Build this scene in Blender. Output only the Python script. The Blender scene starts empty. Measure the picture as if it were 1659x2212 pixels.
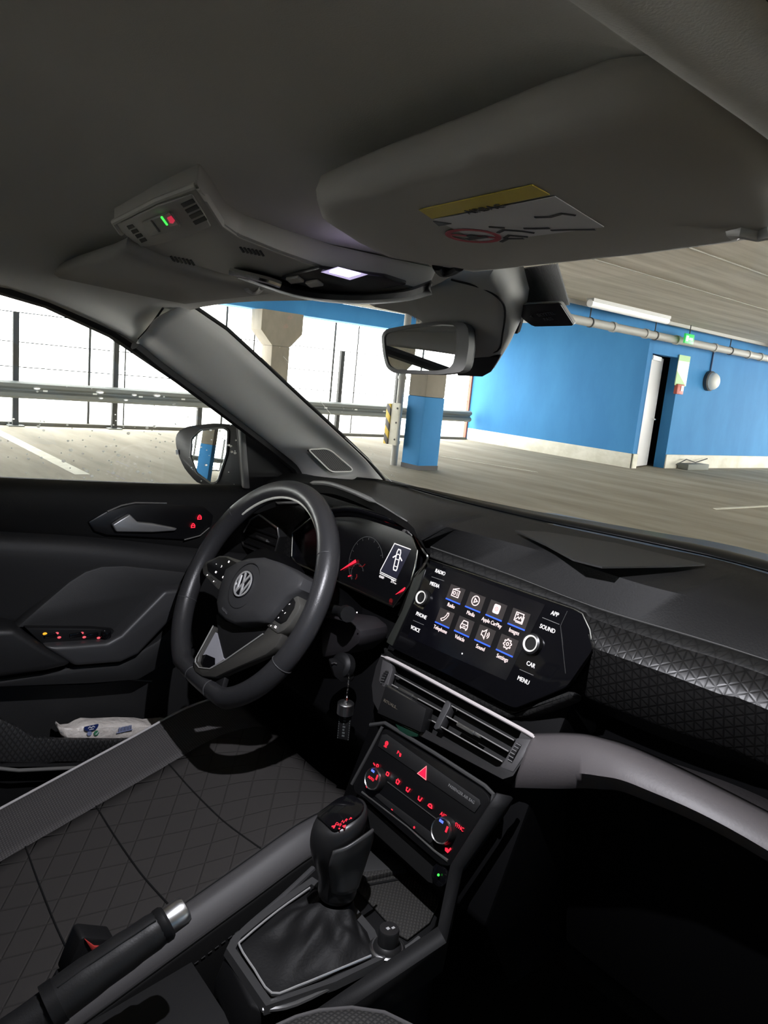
import bpy, bmesh, math, random
from mathutils import Vector, Matrix
random.seed(7)
V = Vector
scn = bpy.context.scene
COL = scn.collection

# ------------------------------------------------------------------ camera
# world frame: X to the right of the car, Y to its front, Z up, metres, garage floor at Z = 0
F_PX, CX, CY = 1600.0, 829.5, 1106.0
CAM = V((0.63, 0.0, 1.35))                     # held at the open front passenger door
RC = ((0.62389178, 0.19794367, -0.75602735),
      (0.77571464, -0.03924829, 0.62986218),
      (0.09500445, -0.97942732, -0.17803448))  # columns: image right, image down, view direction
def ray(x, y):
    a = ((x - CX) / F_PX, (y - CY) / F_PX, 1.0)
    return V([sum(RC[i][k] * a[k] for k in range(3)) for i in range(3)])
def P(x, y, X=None, Y=None, Z=None):
    """sight line of the photograph met with a plane of the car (X, Y or Z fixed, metres)"""
    r = ray(x, y)
    for i, v in enumerate((X, Y, Z)):
        if v is not None:
            return CAM + r * ((v - CAM[i]) / r[i])
def PX(pts, X): return [P(x, y, X=X) for x, y in pts]
def PY(pts, Y): return [P(x, y, Y=Y) for x, y in pts]
def PZ(pts, Z): return [P(x, y, Z=Z) for x, y in pts]
cd = bpy.data.cameras.new('camera'); co = bpy.data.objects.new('camera', cd); COL.objects.link(co)
cd.sensor_fit = 'HORIZONTAL'; cd.sensor_width = 36.0; cd.lens = F_PX / 1659 * 36.0
cd.clip_start = 0.01; cd.clip_end = 500
m = Matrix.Identity(4)
for i in range(3):
    m[i][0] = RC[i][0]; m[i][1] = -RC[i][1]; m[i][2] = -RC[i][2]; m[i][3] = CAM[i]
co.matrix_world = m
scn.camera = co

class Fr:
    """a flat panel: origin, u across, v up, n out of its face"""
    def __init__(s, o, u, n):
        s.o = V(o); s.n = V(n).normalized(); s.u = V(u); s.u = (s.u - s.n * s.u.dot(s.n)).normalized(); s.v = s.n.cross(s.u)
    def __call__(s, u, v, h=0.0): return s.o + s.u * u + s.v * v + s.n * h
    def pix(s, x, y, h=0.0):
        r = ray(x, y); o = s.o + s.n * h
        return CAM + r * ((o - CAM).dot(s.n) / r.dot(s.n))
    def uv(s, x, y, h=0.0):
        d = s.pix(x, y, h) - s.o
        return d.dot(s.u), d.dot(s.v)

# ------------------------------------------------------------------ materials
MATS = {}
def mat(name, col, rough=0.5, metal=0.0, spec=0.5, emit=None, es=0.0, bump=None, var=None, coat=0.0, alpha=None):
    if name in MATS: return MATS[name]
    M = bpy.data.materials.new(name); M.use_nodes = True
    nt = M.node_tree; b = nt.nodes['Principled BSDF']
    b.inputs['Base Color'].default_value = (*col, 1); b.inputs['Roughness'].default_value = rough
    b.inputs['Metallic'].default_value = metal; b.inputs['Specular IOR Level'].default_value = spec
    b.inputs['Coat Weight'].default_value = coat
    if emit:
        b.inputs['Emission Color'].default_value = (*emit, 1); b.inputs['Emission Strength'].default_value = es
    if bump or var:
        tc = nt.nodes.new('ShaderNodeTexCoord')
    if bump:
        n = nt.nodes.new('ShaderNodeTexNoise'); n.inputs['Scale'].default_value = bump[0]; n.inputs['Detail'].default_value = 3
        nt.links.new(tc.outputs['Object'], n.inputs['Vector'])
        bp = nt.nodes.new('ShaderNodeBump'); bp.inputs['Strength'].default_value = bump[1]; bp.inputs['Distance'].default_value = bump[2] if len(bump) > 2 else 0.002
        nt.links.new(n.outputs['Fac'], bp.inputs['Height']); nt.links.new(bp.outputs['Normal'], b.inputs['Normal'])
    if var:      # (scale xyz, second colour, low, high)
        mp = nt.nodes.new('ShaderNodeMapping'); mp.inputs['Scale'].default_value = var[0]
        n = nt.nodes.new('ShaderNodeTexNoise'); n.inputs['Scale'].default_value = 1; n.inputs['Detail'].default_value = 6; n.inputs['Roughness'].default_value = .62
        nt.links.new(tc.outputs['Object'], mp.inputs['Vector']); nt.links.new(mp.outputs['Vector'], n.inputs['Vector'])
        r = nt.nodes.new('ShaderNodeValToRGB'); r.color_ramp.elements[0].position = var[2]; r.color_ramp.elements[1].position = var[3]
        r.color_ramp.elements[0].color = (*col, 1); r.color_ramp.elements[1].color = (*var[1], 1)
        nt.links.new(n.outputs['Fac'], r.inputs['Fac']); nt.links.new(r.outputs['Color'], b.inputs['Base Color'])
    MATS[name] = M
    return M
def lines_mat(name, col, line, fams, rough=0.6, depth=0.001, spec=0.5, bstr=0.6):
    """families of fine parallel lines (moulded or stitched): each (direction xyz, spacing, line share)"""
    M = mat(name, col, rough, spec=spec); nt = M.node_tree; b = nt.nodes['Principled BSDF']; L = nt.links.new
    tc = nt.nodes.new('ShaderNodeTexCoord'); prev = None
    for d, sp, w in fams:
        v = nt.nodes.new('ShaderNodeVectorMath'); v.operation = 'DOT_PRODUCT'; v.inputs[1].default_value = [q / sp for q in d]
        L(tc.outputs['Object'], v.inputs[0])
        f = nt.nodes.new('ShaderNodeMath'); f.operation = 'PINGPONG'; f.inputs[1].default_value = .5; L(v.outputs['Value'], f.inputs[0])
        g = nt.nodes.new('ShaderNodeMapRange'); g.inputs['From Min'].default_value = 0; g.inputs['From Max'].default_value = w
        g.inputs['To Min'].default_value = 1; g.inputs['To Max'].default_value = 0; L(f.outputs[0], g.inputs['Value'])
        if prev is None: prev = g.outputs['Result']
        else:
            mx = nt.nodes.new('ShaderNodeMath'); mx.operation = 'MAXIMUM'; L(prev, mx.inputs[0]); L(g.outputs['Result'], mx.inputs[1]); prev = mx.outputs[0]
    mix = nt.nodes.new('ShaderNodeMix'); mix.data_type = 'RGBA'
    mix.inputs[6].default_value = (*col, 1); mix.inputs[7].default_value = (*line, 1)
    L(prev, mix.inputs[0]); L(mix.outputs[2], b.inputs['Base Color'])
    bp = nt.nodes.new('ShaderNodeBump'); bp.invert = True; bp.inputs['Strength'].default_value = bstr; bp.inputs['Distance'].default_value = depth
    L(prev, bp.inputs['Height']); L(bp.outputs['Normal'], b.inputs['Normal'])
    return M
def glass_mat(name, tint=(1, 1, 1), refl=0.06):
    M = bpy.data.materials.new(name); M.use_nodes = True; nt = M.node_tree; nt.nodes.clear(); L = nt.links.new
    o = nt.nodes.new('ShaderNodeOutputMaterial'); t = nt.nodes.new('ShaderNodeBsdfTransparent'); t.inputs[0].default_value = (*tint, 1)
    g = nt.nodes.new('ShaderNodeBsdfGlossy'); g.inputs['Roughness'].default_value = 0.0
    x = nt.nodes.new('ShaderNodeMixShader'); x.inputs[0].default_value = refl
    L(t.outputs[0], x.inputs[1]); L(g.outputs[0], x.inputs[2]); L(x.outputs[0], o.inputs[0])
    MATS[name] = M
    return M

# ------------------------------------------------------------------ mesh building
class G:
    def __init__(s): s.v = []; s.f = []
    def add(s, vs, fs):
        k = len(s.v); s.v += [V(q) for q in vs]; s.f += [tuple(i + k for i in f) for f in fs]; return s
    def prism(s, poly, vec):
        n = len(poly); vec = V(vec); a = [V(p) for p in poly]
        return s.add(a + [p + vec for p in a], [tuple(range(n))[::-1], tuple(range(n, 2 * n))] + [(i, (i + 1) % n, n + (i + 1) % n, n + i) for i in range(n)])
    def frustum(s, a, b):
        n = len(a)
        return s.add(list(a) + list(b), [tuple(range(n))[::-1], tuple(range(n, 2 * n))] + [(i, (i + 1) % n, n + (i + 1) % n, n + i) for i in range(n)])
    def box(s, lo, hi):
        (x, y, z), (X, Y, Z) = lo, hi
        return s.prism([(x, y, z), (X, y, z), (X, Y, z), (x, Y, z)], (0, 0, Z - z))
    def fbox(s, fr, u0, v0, u1, v1, h0, h1):
        return s.prism([fr(u0, v0, h0), fr(u1, v0, h0), fr(u1, v1, h0), fr(u0, v1, h0)], fr.n * (h1 - h0))
    def loft(s, rows, closed=False, caps=False):
        n = len(rows[0]); k = []
        for i in range(len(rows) - 1):
            for j in range(n if closed else n - 1):
                a, b = i * n + j, i * n + (j + 1) % n
                k.append((a, b, b + n, a + n))
        if caps:
            k += [tuple(range(n))[::-1], tuple(range((len(rows) - 1) * n, len(rows) * n))]
        return s.add([p for r in rows for p in r], k)
    def tube(s, path, r, n=10, closed=False, flat=None):
        """round bar along a path; r one radius or one per point; flat = (direction, factor) squashes it"""
        path = [V(p) for p in path]; m = len(path); rows = []; up = None
        for i, p in enumerate(path):
            if closed: t = path[(i + 1) % m] - path[i - 1]
            else: t = path[min(i + 1, m - 1)] - path[max(i - 1, 0)]
            t.normalize()
            if up is None: up = t.orthogonal().normalized()
            up = (up - t * up.dot(t)).normalized(); w = t.cross(up)
            rr = r[i] if isinstance(r, (list, tuple)) else r
            ring = []
            for q in range(n):
                a = 2 * math.pi * q / n; d = up * (math.cos(a) * rr) + w * (math.sin(a) * rr)
                if flat: e = V(flat[0]).normalized(); d = d + e * (d.dot(e) * (flat[1] - 1))
                ring.append(p + d)
            rows.append(ring)
        if closed:
            k = len(s.v); s.loft(rows, closed=True)
            # shut the last gap with the best matching twist
            a, b = rows[-1], rows[0]
            sh = min(range(n), key=lambda q: sum((a[j] - b[(j + q) % n]).length for j in range(n)))
            o = k + (m - 1) * n
            s.f += [(o + j, o + (j + 1) % n, k + (j + 1 + sh) % n, k + (j + sh) % n) for j in range(n)]
            return s
        return s.loft(rows, closed=True, caps=True)
    def lathe(s, o, axis, prof, n=24):
        """prof: (radius, height along the axis)"""
        o = V(o); a = V(axis).normalized(); e = a.orthogonal().normalized(); w = a.cross(e); rows = []
        for r, h in prof:
            rows.append([o + a * h + e * (r * math.cos(2 * math.pi * q / n)) + w * (r * math.sin(2 * math.pi * q / n)) for q in range(n)])
        return s.loft(rows, closed=True, caps=True)
    def ribbon(s, fr, pts, w, h0=0.0002, h1=0.0007, closed=False):
        """a raised stroke w wide drawn on a panel"""
        pts = [V((a, b)) for a, b in pts]; m = len(pts); L = []; R = []
        for i, p in enumerate(pts):
            if closed: t0 = (p - pts[i - 1]); t1 = (pts[(i + 1) % m] - p)
            else: t0 = p - pts[max(i - 1, 0)]; t1 = pts[min(i + 1, m - 1)] - p
            if t0.length < 1e-9: t0 = t1
            if t1.length < 1e-9: t1 = t0
            t0.normalize(); t1.normalize(); t = (t0 + t1)
            t = t.normalized() if t.length > 1e-6 else t1
            nn = V((-t.y, t.x)); k = w / 2 / max(.45, nn.dot(V((-t1.y, t1.x))))
            L.append(p + nn * k); R.append(p - nn * k)
        rows = [[fr(a.x, a.y, h0), fr(b.x, b.y, h0), fr(b.x, b.y, h1), fr(a.x, a.y, h1)] for a, b in zip(L, R)]
        if closed: rows.append(rows[0]); return s.loft(rows, closed=True)
        return s.loft(rows, closed=True, caps=True)
    def disc(s, fr, u, v, r, h0, h1, n=24):
        return s.prism([fr(u + r * math.cos(2 * math.pi * q / n), v + r * math.sin(2 * math.pi * q / n), h0) for q in range(n)], fr.n * (h1 - h0))
    def ball(s, c, r, n=10, sc=(1, 1, 1)):
        c = V(c); rows = []
        for i in range(n // 2 + 1):
            t = math.pi * i / (n // 2); z = -math.cos(t); q = max(math.sin(t), .02)
            rows.append([c + V((r * q * math.cos(2 * math.pi * j / n) * sc[0], r * q * math.sin(2 * math.pi * j / n) * sc[1], r * z * sc[2])) for j in range(n)])
        return s.loft(rows, closed=True, caps=True)
    def text(s, fr, txt, u, v, size, h0=0.0002, h1=0.0006, align='CENTER', sx=1.0, rot=0.0):
        c = bpy.data.curves.new('t', 'FONT'); c.body = txt; c.size = size; c.align_x = align; c.align_y = 'CENTER'; c.resolution_u = 3
        c.extrude = max((h1 - h0) / 2, 1e-5)
        o = bpy.data.objects.new('t', c); me = bpy.data.meshes.new_from_object(o)
        ca, sa = math.cos(rot), math.sin(rot); hm = (h0 + h1) / 2
        vs = []
        for q in me.vertices:
            a, b, cz = q.co.x * sx, q.co.y, q.co.z
            vs.append(fr(u + a * ca - b * sa, v + a * sa + b * ca, hm + cz))
        s.add(vs, [tuple(p.vertices) for p in me.polygons])
        bpy.data.objects.remove(o); bpy.data.curves.remove(c); bpy.data.meshes.remove(me)
        return s

def cr(p, k):
    """Catmull-Rom through points, k steps a span"""
    p = [V(q) for q in p]
    if len(p) < 3 or k < 2:
        return p if k < 2 else [p[0].lerp(p[1], i / k) for i in range(k + 1)]
    q = [p[0] * 2 - p[1]] + p + [p[-1] * 2 - p[-2]]; out = []
    for i in range(1, len(q) - 2):
        a, b, c, d = q[i - 1:i + 3]
        for j in range(k):
            t = j / k
            out.append(.5 * (2 * b + (c - a) * t + (2 * a - 5 * b + 4 * c - d) * t * t + (3 * b - a - 3 * c + d) * t ** 3))
    out.append(p[-1]); return out
def resample(p, n):
    p = [V(q) for q in p]; L = [0]
    for a, b in zip(p, p[1:]): L.append(L[-1] + (b - a).length)
    out = []; j = 0
    for i in range(n):
        t = L[-1] * i / (n - 1)
        while j < len(p) - 2 and L[j + 1] < t: j += 1
        out.append(p[j].lerp(p[j + 1], (t - L[j]) / max(L[j + 1] - L[j], 1e-9)))
    return out
def grid(lines, ku=4, kv=4, n=None):
    """rows through smooth guide lines (each a list of points)"""
    n = n or max(len(l) for l in lines)
    A = [resample(cr(l, 8), n * ku) for l in lines]
    cols = [cr([a[i] for a in A], kv) for i in range(len(A[0]))]
    return [[c[j] for c in cols] for j in range(len(cols[0]))]
def rnd(poly, r, k=4):
    """round the corners of a polygon (2-D tuples or 3-D vectors)"""
    d3 = len(poly[0]) == 3; p = [V(q) if d3 else V((q[0], q[1])) for q in poly]; out = []
    for i, b in enumerate(p):
        a, c = p[i - 1], p[(i + 1) % len(p)]
        rr = r[i] if isinstance(r, (list, tuple)) else r
        ra = min(rr, (a - b).length * .45); rc = min(rr, (c - b).length * .45)
        s, e = b + (a - b).normalized() * ra, b + (c - b).normalized() * rc
        for j in range(k + 1):
            t = j / k; out.append((1 - t) ** 2 * s + 2 * t * (1 - t) * b + t * t * e)
    return out if d3 else [tuple(q) for q in out]

def mesh(name, g, m, parent=None, loc=None, bevel=0.0, seg=2, angle=35, smooth=True, solid=0.0, off=-1, sub=0):
    """one mesh object from a builder; parts keep their thing's own origin"""
    loc = V(loc) if loc is not None else (V(parent['o']) if parent is not None else V((0, 0, 0)))
    me = bpy.data.meshes.new(name)
    me.from_pydata([tuple(q - loc) for q in g.v], [], g.f)
    bm = bmesh.new(); bm.from_mesh(me)
    bmesh.ops.remove_doubles(bm, verts=bm.verts, dist=1e-6)
    bmesh.ops.recalc_face_normals(bm, faces=bm.faces)
    if bevel:
        ed = [e for e in bm.edges if len(e.link_faces) == 2 and e.calc_face_angle(0) > math.radians(28)]
        bmesh.ops.bevel(bm, geom=ed, offset=bevel, segments=seg, profile=.5, affect='EDGES', clamp_overlap=True)
    bm.to_mesh(me); bm.free()
    if smooth:
        me.shade_smooth(); me.set_sharp_from_angle(angle=math.radians(angle))
    me.materials.append(m)
    o = bpy.data.objects.new(name, me); COL.objects.link(o)
    if solid:
        md = o.modifiers.new('thickness', 'SOLIDIFY'); md.thickness = solid; md.offset = off
    if sub:
        md = o.modifiers.new('smooth', 'SUBSURF'); md.levels = sub; md.render_levels = sub
    o['o'] = list(loc)
    if parent is not None: o.parent = parent
    else: o.location = loc
    return o
def tag(o, label, cat, group=None, kind=None):
    o['label'] = label
    if cat: o['category'] = cat
    if group: o['group'] = group
    if kind: o['kind'] = kind
    return o
def thing(name, label, cat, loc, group=None):
    o = bpy.data.objects.new(name, None); COL.objects.link(o); o.location = loc; o['o'] = list(loc)
    o.empty_display_size = .05
    return tag(o, label, cat, group)
def lab(o, s): o['label'] = s; return o
def struct(name, g, m, **k):
    o = mesh(name, g, m, **k); o['kind'] = 'structure'; return o

# shared materials
BLK = mat('black plastic', (.008, .008, .0085), .5, spec=.25, bump=(900, .12, .0006))
BLK2 = mat('dark grained plastic', (.010, .010, .0105), .6, spec=.25, bump=(700, .25, .0008))
SOFT = mat('soft grained dash', (.0125, .0125, .0125), .62, spec=.22, bump=(420, .35, .001))
GLOSS = mat('gloss black', (.004, .004, .005), .06, spec=.5)
GREYP = mat('grey trim plastic', (.68, .67, .63), .75, bump=(800, .08, .0006))
HEAD = mat('headliner cloth', (.62, .61, .57), .95, spec=.1, bump=(1100, .25, .0008))
VISOR = mat('visor vinyl', (.44, .43, .40), .85, spec=.15, bump=(900, .15, .0006))
EDGE = mat('edge grey', (.17, .168, .16), .5)
CHROME = mat('chrome', (.8, .8, .8), .12, 1.0)
SATIN = mat('satin silver', (.55, .55, .55), .32, 1.0)
MIRROR = mat('mirror glass', (.86, .88, .88), .005, 1.0)
RED = mat('red backlight', (.2, .01, .01), .5, emit=(1.0, .02, .05), es=1.5)
WHITE = mat('white backlight', (.3, .3, .3), .5, emit=(1, .95, .96), es=1.1)
PINK = mat('warm white screen ink', (.3, .3, .3), .5, emit=(1, .74, .72), es=1.0)
BLUE = mat('blue screen line', (.02, .05, .3), .5, emit=(.03, .12, 1.0), es=1.1)
GREEN = mat('green light', (.02, .3, .02), .5, emit=(.05, 1.0, .08), es=1.6)
LEATH = mat('black leather', (.012, .012, .0125), .45, spec=.35, bump=(500, .2, .0006))
# ------------------------------------------------------------------ garage
ASPH = mat('worn asphalt floor', (.24, .215, .165), .92, spec=.2, bump=(60, .4, .004), var=((.35, 1.9, 1), (.37, .335, .265), .36, .68))
CONC = mat('board marked concrete', (.47, .43, .36), .9, spec=.2, var=((5.0, .35, 1), (.66, .62, .54), .35, .66))
BLUEP = mat('blue wall paint', (.035, .19, .42), .75, spec=.3, bump=(25, .2, .004), var=((1.2, 1.2, .5), (.05, .24, .50), .35, .7))
BASEP = mat('cream base paint', (.62, .60, .50), .8, bump=(18, .3, .004), var=((2, 2, 3), (.75, .73, .64), .4, .6))
STEEL = mat('galvanised steel', (.16, .17, .16), .6, .0)
DKST = mat('dark fence steel', (.05, .05, .048), .8)
PCONC = mat('pillar concrete', (.20, .175, .135), .9, var=((2, 2, 1), (.28, .25, .20), .35, .65))
PAINT = mat('worn white line paint', (.58, .55, .45), .85, var=((6, 6, 6), (.72, .7, .6), .3, .6))
GREYPIPE = mat('grey plastic pipe', (.40, .39, .36), .55)

XF, XW, YW, ZC = -12.6, -7.9, 13.55, 2.9
struct('floor', G().box((-12.9, -46, -.3), (9, 27, 0)), ASPH)
struct('ceiling', G().box((-12.95, -46, ZC), (9, 27, ZC + .3)), CONC)
struct('wall_front', G().box((XF - .1, YW, 0), (XW, YW + .15, ZC)), BLUEP)
struct('wall_right', G().box((8.8, -46, 0), (9, 6, ZC)), BLUEP)  # unseen wall added to block daylight, left open ahead to let some in
struct('wall_back', G().box((-12.9, -46.2, 0), (9, -46, ZC)), BLUEP)
struct('ground', G().box((-80, -60, -1.4), (-13.2, 80, -1.2)), mat('pale street', (.72, .72, .70), .9))  # outside ground raised and made pale to bounce daylight onto the ceiling
# wall with the door recess (runs along the fence direction)
D0, D1, DZ = 13.78, 15.55, 2.32
w = G().box((XW - .25, YW + .14, 0), (XW, 13.72, ZC)).box((XW - .25, 14.82, 0), (XW, 27, ZC)).box((XW - .25, 13.72, 2.34), (XW, 14.82, ZC))
struct('wall_side', w, BLUEP)
VOID = mat('dark stairwell', (.006, .007, .012), .8)  # black colour stands in for the darkness of the room behind the door
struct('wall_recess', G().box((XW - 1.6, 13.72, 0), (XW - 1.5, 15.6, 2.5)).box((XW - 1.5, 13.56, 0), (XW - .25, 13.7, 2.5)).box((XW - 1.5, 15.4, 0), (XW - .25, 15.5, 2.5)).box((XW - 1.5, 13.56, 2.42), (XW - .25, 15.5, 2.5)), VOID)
struct('baseboard_front', G().box((XF - .02, YW - .03, 0), (XW + .03, YW, .30)), BASEP, bevel=.006)
struct('baseboard_side', G().box((XW, YW - .03, 0), (XW + .03, 13.72, .30)).box((XW, 14.82, 0), (XW + .03, 27, .30)), BASEP, bevel=.006)
struct('trim_1', G().box((XF - .16, YW - .04, 0), (XF - .07, YW + .02, 2.4)), mat('red rust paint', (.42, .12, .08), .7))
# grey door leaf standing ajar in the recess
d = thing('door_1', 'pale grey door standing ajar in the blue wall', 'door', (XW, 13.76, 0)); d['kind'] = 'structure'
la, lb_ = V((XW - .06, 13.75, .02)), V((XW - .33, 14.70, .02)); ld = (lb_ - la).normalized(); lnn = V((-ld.y, ld.x, 0))
mesh('door_leaf', G().prism([la, lb_, lb_ + lnn * .05, la + lnn * .05], (0, 0, 2.28)), mat('pale grey door paint', (.62, .61, .60), .5), d, bevel=.004)
mesh('door_closer', G().prism([la + ld * .02 - lnn * .06, la + ld * .62 - lnn * .06, la + ld * .62, la + ld * .02], (0, 0, .09)), mat('white enamel', (.85, .85, .85), .4), d, bevel=.01).location.z += 2.20
hp_ = la + ld * .9 + V((0, 0, 1.0))
mesh('handle', G().tube([hp_, hp_ - lnn * .07, hp_ - lnn * .075 - ld * .03, hp_ - lnn * .075 - ld * .14], .016), CHROME, d)

# ceiling beams along the fence and inside
struct('beam', G().box((-12.75, -46, 2.40), (-12.25, 13.5, 2.75)), BLUEP, bevel=.01)
struct('beam', G().box((-12.25, -46, 2.75), (-11.9, 13.5, 2.9)), CONC)
struct('beam', G().box((-8.6, -46, 2.62), (-7.6, 9.0, 2.9)), BLUEP, bevel=.01)
struct('beam', G().box((-7.9, 9.0, 2.68), (-7.62, 27, 2.9)), BLUEP, bevel=.01)
# joints of the ceiling slabs, drawn as thin raised tubes
for i, (a, b) in enumerate([((1250, 560), (1659, 660)), ((1400, 520), (1659, 577))]):
    x = (P(a[0], a[1], Z=ZC).x + P(b[0], b[1], Z=ZC).x) / 2
    tag(mesh('ceiling_conduit', G().tube([(x, 2, ZC - .008), (x, 26, ZC - .008)], .009, 8), mat('conduit grey', (.30, .28, .24), .7)),
        ['thin conduit crossing the concrete ceiling nearer the light tubes', 'thin conduit crossing the concrete ceiling just outside the visor edge'][i], 'conduit', 'ceiling conduits')

def pillar(x, y, label, capital, bluez):
    t = thing('pillar', label, 'pillar', (x, y, 0)); t['kind'] = 'structure'
    h = .20
    mesh('shaft', G().box((x - h, y - h, bluez), (x + h, y + h, 1.75 if capital else ZC)), PCONC, t, bevel=.015)
    mesh('painted_foot', G().box((x - h - .004, y - h - .004, .06), (x + h + .004, y + h + .004, bluez)), BLUEP, t, bevel=.015)
    mesh('base_band', G().box((x - h - .006, y - h - .006, 0), (x + h + .006, y + h + .006, .07)), mat('black bitumen', (.03, .03, .032), .6), t)
    if capital:
        a = [(x - h, y - h, 1.75), (x + h, y - h, 1.75), (x + h, y + h, 1.75), (x - h, y + h, 1.75)]
        k = .46
        b = [(x - h, y - k, 2.02), (x + h, y - k, 2.02), (x + h, y + k, 2.02), (x - h, y + k, 2.02)]
        c = [(q[0], q[1], 2.4) for q in b]
        mesh('capital', G().frustum(a, b).frustum(b, c), PCONC, t)
    return t
pillar(-7.98, 7.80, 'square concrete pillar with a blue painted foot beside the hazard striped pipe guard', False, 1.12)
pillar(-12.3, 7.62, 'concrete pillar with a flared top under the blue beam at the fence', True, .9)
pillar(-7.98, -21.6, 'concrete pillar with a blue foot seen in the door mirror', False, 1.3)
pillar(-7.98, -14.25, 'second concrete pillar with a blue foot behind the car', False, 1.3)
pillar(-7.98, -6.9, 'first concrete pillar with a blue foot behind the car', False, 1.3)
pillar(-12.3, -7.4, 'concrete pillar with a flared top at the fence behind the car', True, .9)

# guard rail along the fence: W profile with posts
gr = thing('guard_rail', 'grey galvanised guard rail running along the fence', 'guard rail', (XF + .15, 0, 0))
prof = [(.0, .46), (.03, .46), (.085, .50), (.085, .55), (.03, .585), (.03, .61), (.085, .645), (.085, .70), (.03, .735), (.0, .735)]
mesh('rail', G().loft([[(XF + .1 + a, y, b) for a, b in prof] for y in (-45.5, 13.4)], closed=True, caps=True), STEEL, gr)
bo = G()
for i in range(36):
    y = -44.6 + 1.6 * i - .4
    post = mesh('post', G().box((XF + .02, y - .045, 0), (XF + .10, y + .045, 1.82)), DKST, gr, bevel=.006)
    mesh('foot_plate', G().box((XF - .01, y - .12, 0), (XF + .16, y + .12, .02)), STEEL, post)
for i in range(72):
    bo.box((XF + .128, -44.6 + .8 * i, .585), (XF + .137, -44.53 + .8 * i, .612))
mesh('reflector', bo, mat('white reflector', (.9, .9, .85), .3), gr)
# mesh fence: thin poles and tension wires
fe = thing('mesh_fence', 'thin pole and wire fence closing the open garage side', 'fence', (XF - .15, 0, 0))
for i in range(23):
    y = -44.55 + 2.55 * i + .32
    mesh('pole', G().tube([(XF - .15, y, .06), (XF - .15, y, 2.398)], .022, 8), DKST, fe)
    mesh('pole', G().tube([(XF - .15, y + .62, .06), (XF - .15, y + .62, 2.398)], .014, 8), DKST, fe)
wi = G()
for z in (1.82, 1.35, .95): wi.tube([(XF - .15, -45.8, z), (XF - .15, 13.5, z)], .008, 6)
mesh('wire', wi, DKST, fe)
tag(mesh('kerb', G().box((XF - .35, -46, 0), (XF - .02, 13.5, .06)), mat('dark kerb', (.12, .115, .10), .85), bevel=.01), 'low dark kerb under the fence along the open side', 'kerb')

# parking lines
def line(pts, label):
    g = G().prism(pts, (0, 0, .004)); tag(mesh('parking_line', g, PAINT), label, 'line', 'parking bay lines')
line([(-7.6, 2.47, 0), (-7.6, 2.63, 0), (-12.0, 2.63, 0), (-12.0, 2.47, 0)], 'worn white bay line seen through the middle of the driver window')
a = P(318, 932, Z=0); line([(-9.6, a.y + .55, 0), (-9.6, a.y + .7, 0), (-12.0, a.y + .7, 0), (-12.0, a.y + .55, 0)], 'worn white bay line ending behind the door mirror')
a, b = P(950, 985, Z=0), P(1150, 1018, Z=0); line([a, b, b + V((.12, .0, 0)), a + V((.12, 0, 0))], 'worn white bay line on the floor right of the blue pillar')
a, b = P(1540, 1098, Z=0), P(1659, 1092, Z=0); b = a + (b - a) * 2; line([a, b, b + V((.08, -.06, 0)), a + V((.08, -.06, 0))], 'worn white line on the floor above the cowl at the frame edge')

# rain pipe and hazard striped guard at the pillar
px, py = -8.32, 7.56
rp = thing('rain_pipe', 'grey rain pipe running down beside the blue footed pillar', 'pipe', (px, py, 0))
mesh('pipe', G().tube([(px, py, 0), (px, py, 2.7)], .055, 14), GREYPIPE, rp)
for z in (.34, 1.35, 1.9): mesh('collar', G().tube([(px, py, z), (px, py, z + .05)], .066, 14), GREYPIPE, rp)
hm = mat('hazard stripes', (.75, .52, .05), .6); nt = hm.node_tree
tcn = nt.nodes.new('ShaderNodeTexCoord'); vm = nt.nodes.new('ShaderNodeVectorMath'); vm.operation = 'DOT_PRODUCT'; vm.inputs[1].default_value = (4, 4, 4.2)
nt.links.new(tcn.outputs['Object'], vm.inputs[0]); mm = nt.nodes.new('ShaderNodeMath'); mm.operation = 'FRACT'; nt.links.new(vm.outputs['Value'], mm.inputs[0])
m2 = nt.nodes.new('ShaderNodeMath'); m2.operation = 'GREATER_THAN'; m2.inputs[1].default_value = .5; nt.links.new(mm.outputs[0], m2.inputs[0])
mx = nt.nodes.new('ShaderNodeMix'); mx.data_type = 'RGBA'; mx.inputs[6].default_value = (.75, .52, .05, 1); mx.inputs[7].default_value = (.12, .11, .1, 1)
nt.links.new(m2.outputs[0], mx.inputs[0]); nt.links.new(mx.outputs[2], nt.nodes['Principled BSDF'].inputs['Base Color'])
hg = thing('pipe_guard', 'cream and hazard striped steel guard around the rain pipe at the pillar', 'guard', (px + .05, py - .1, .3))
mesh('front_plate', G().box((px - .02, py - .14, .33), (px + .17, py - .11, .98)), BASEP, hg, bevel=.005)
mesh('striped_side', G().box((px - .12, py - .16, .33), (px - .02, py - .08, .96)), hm, hg, bevel=.005)
for z in (.42, .68, .9): mesh('bolt', G().tube([(px + .13, py - .15, z), (px + .13, py - .13, z)], .015, 8), DKST, hg)

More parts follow.
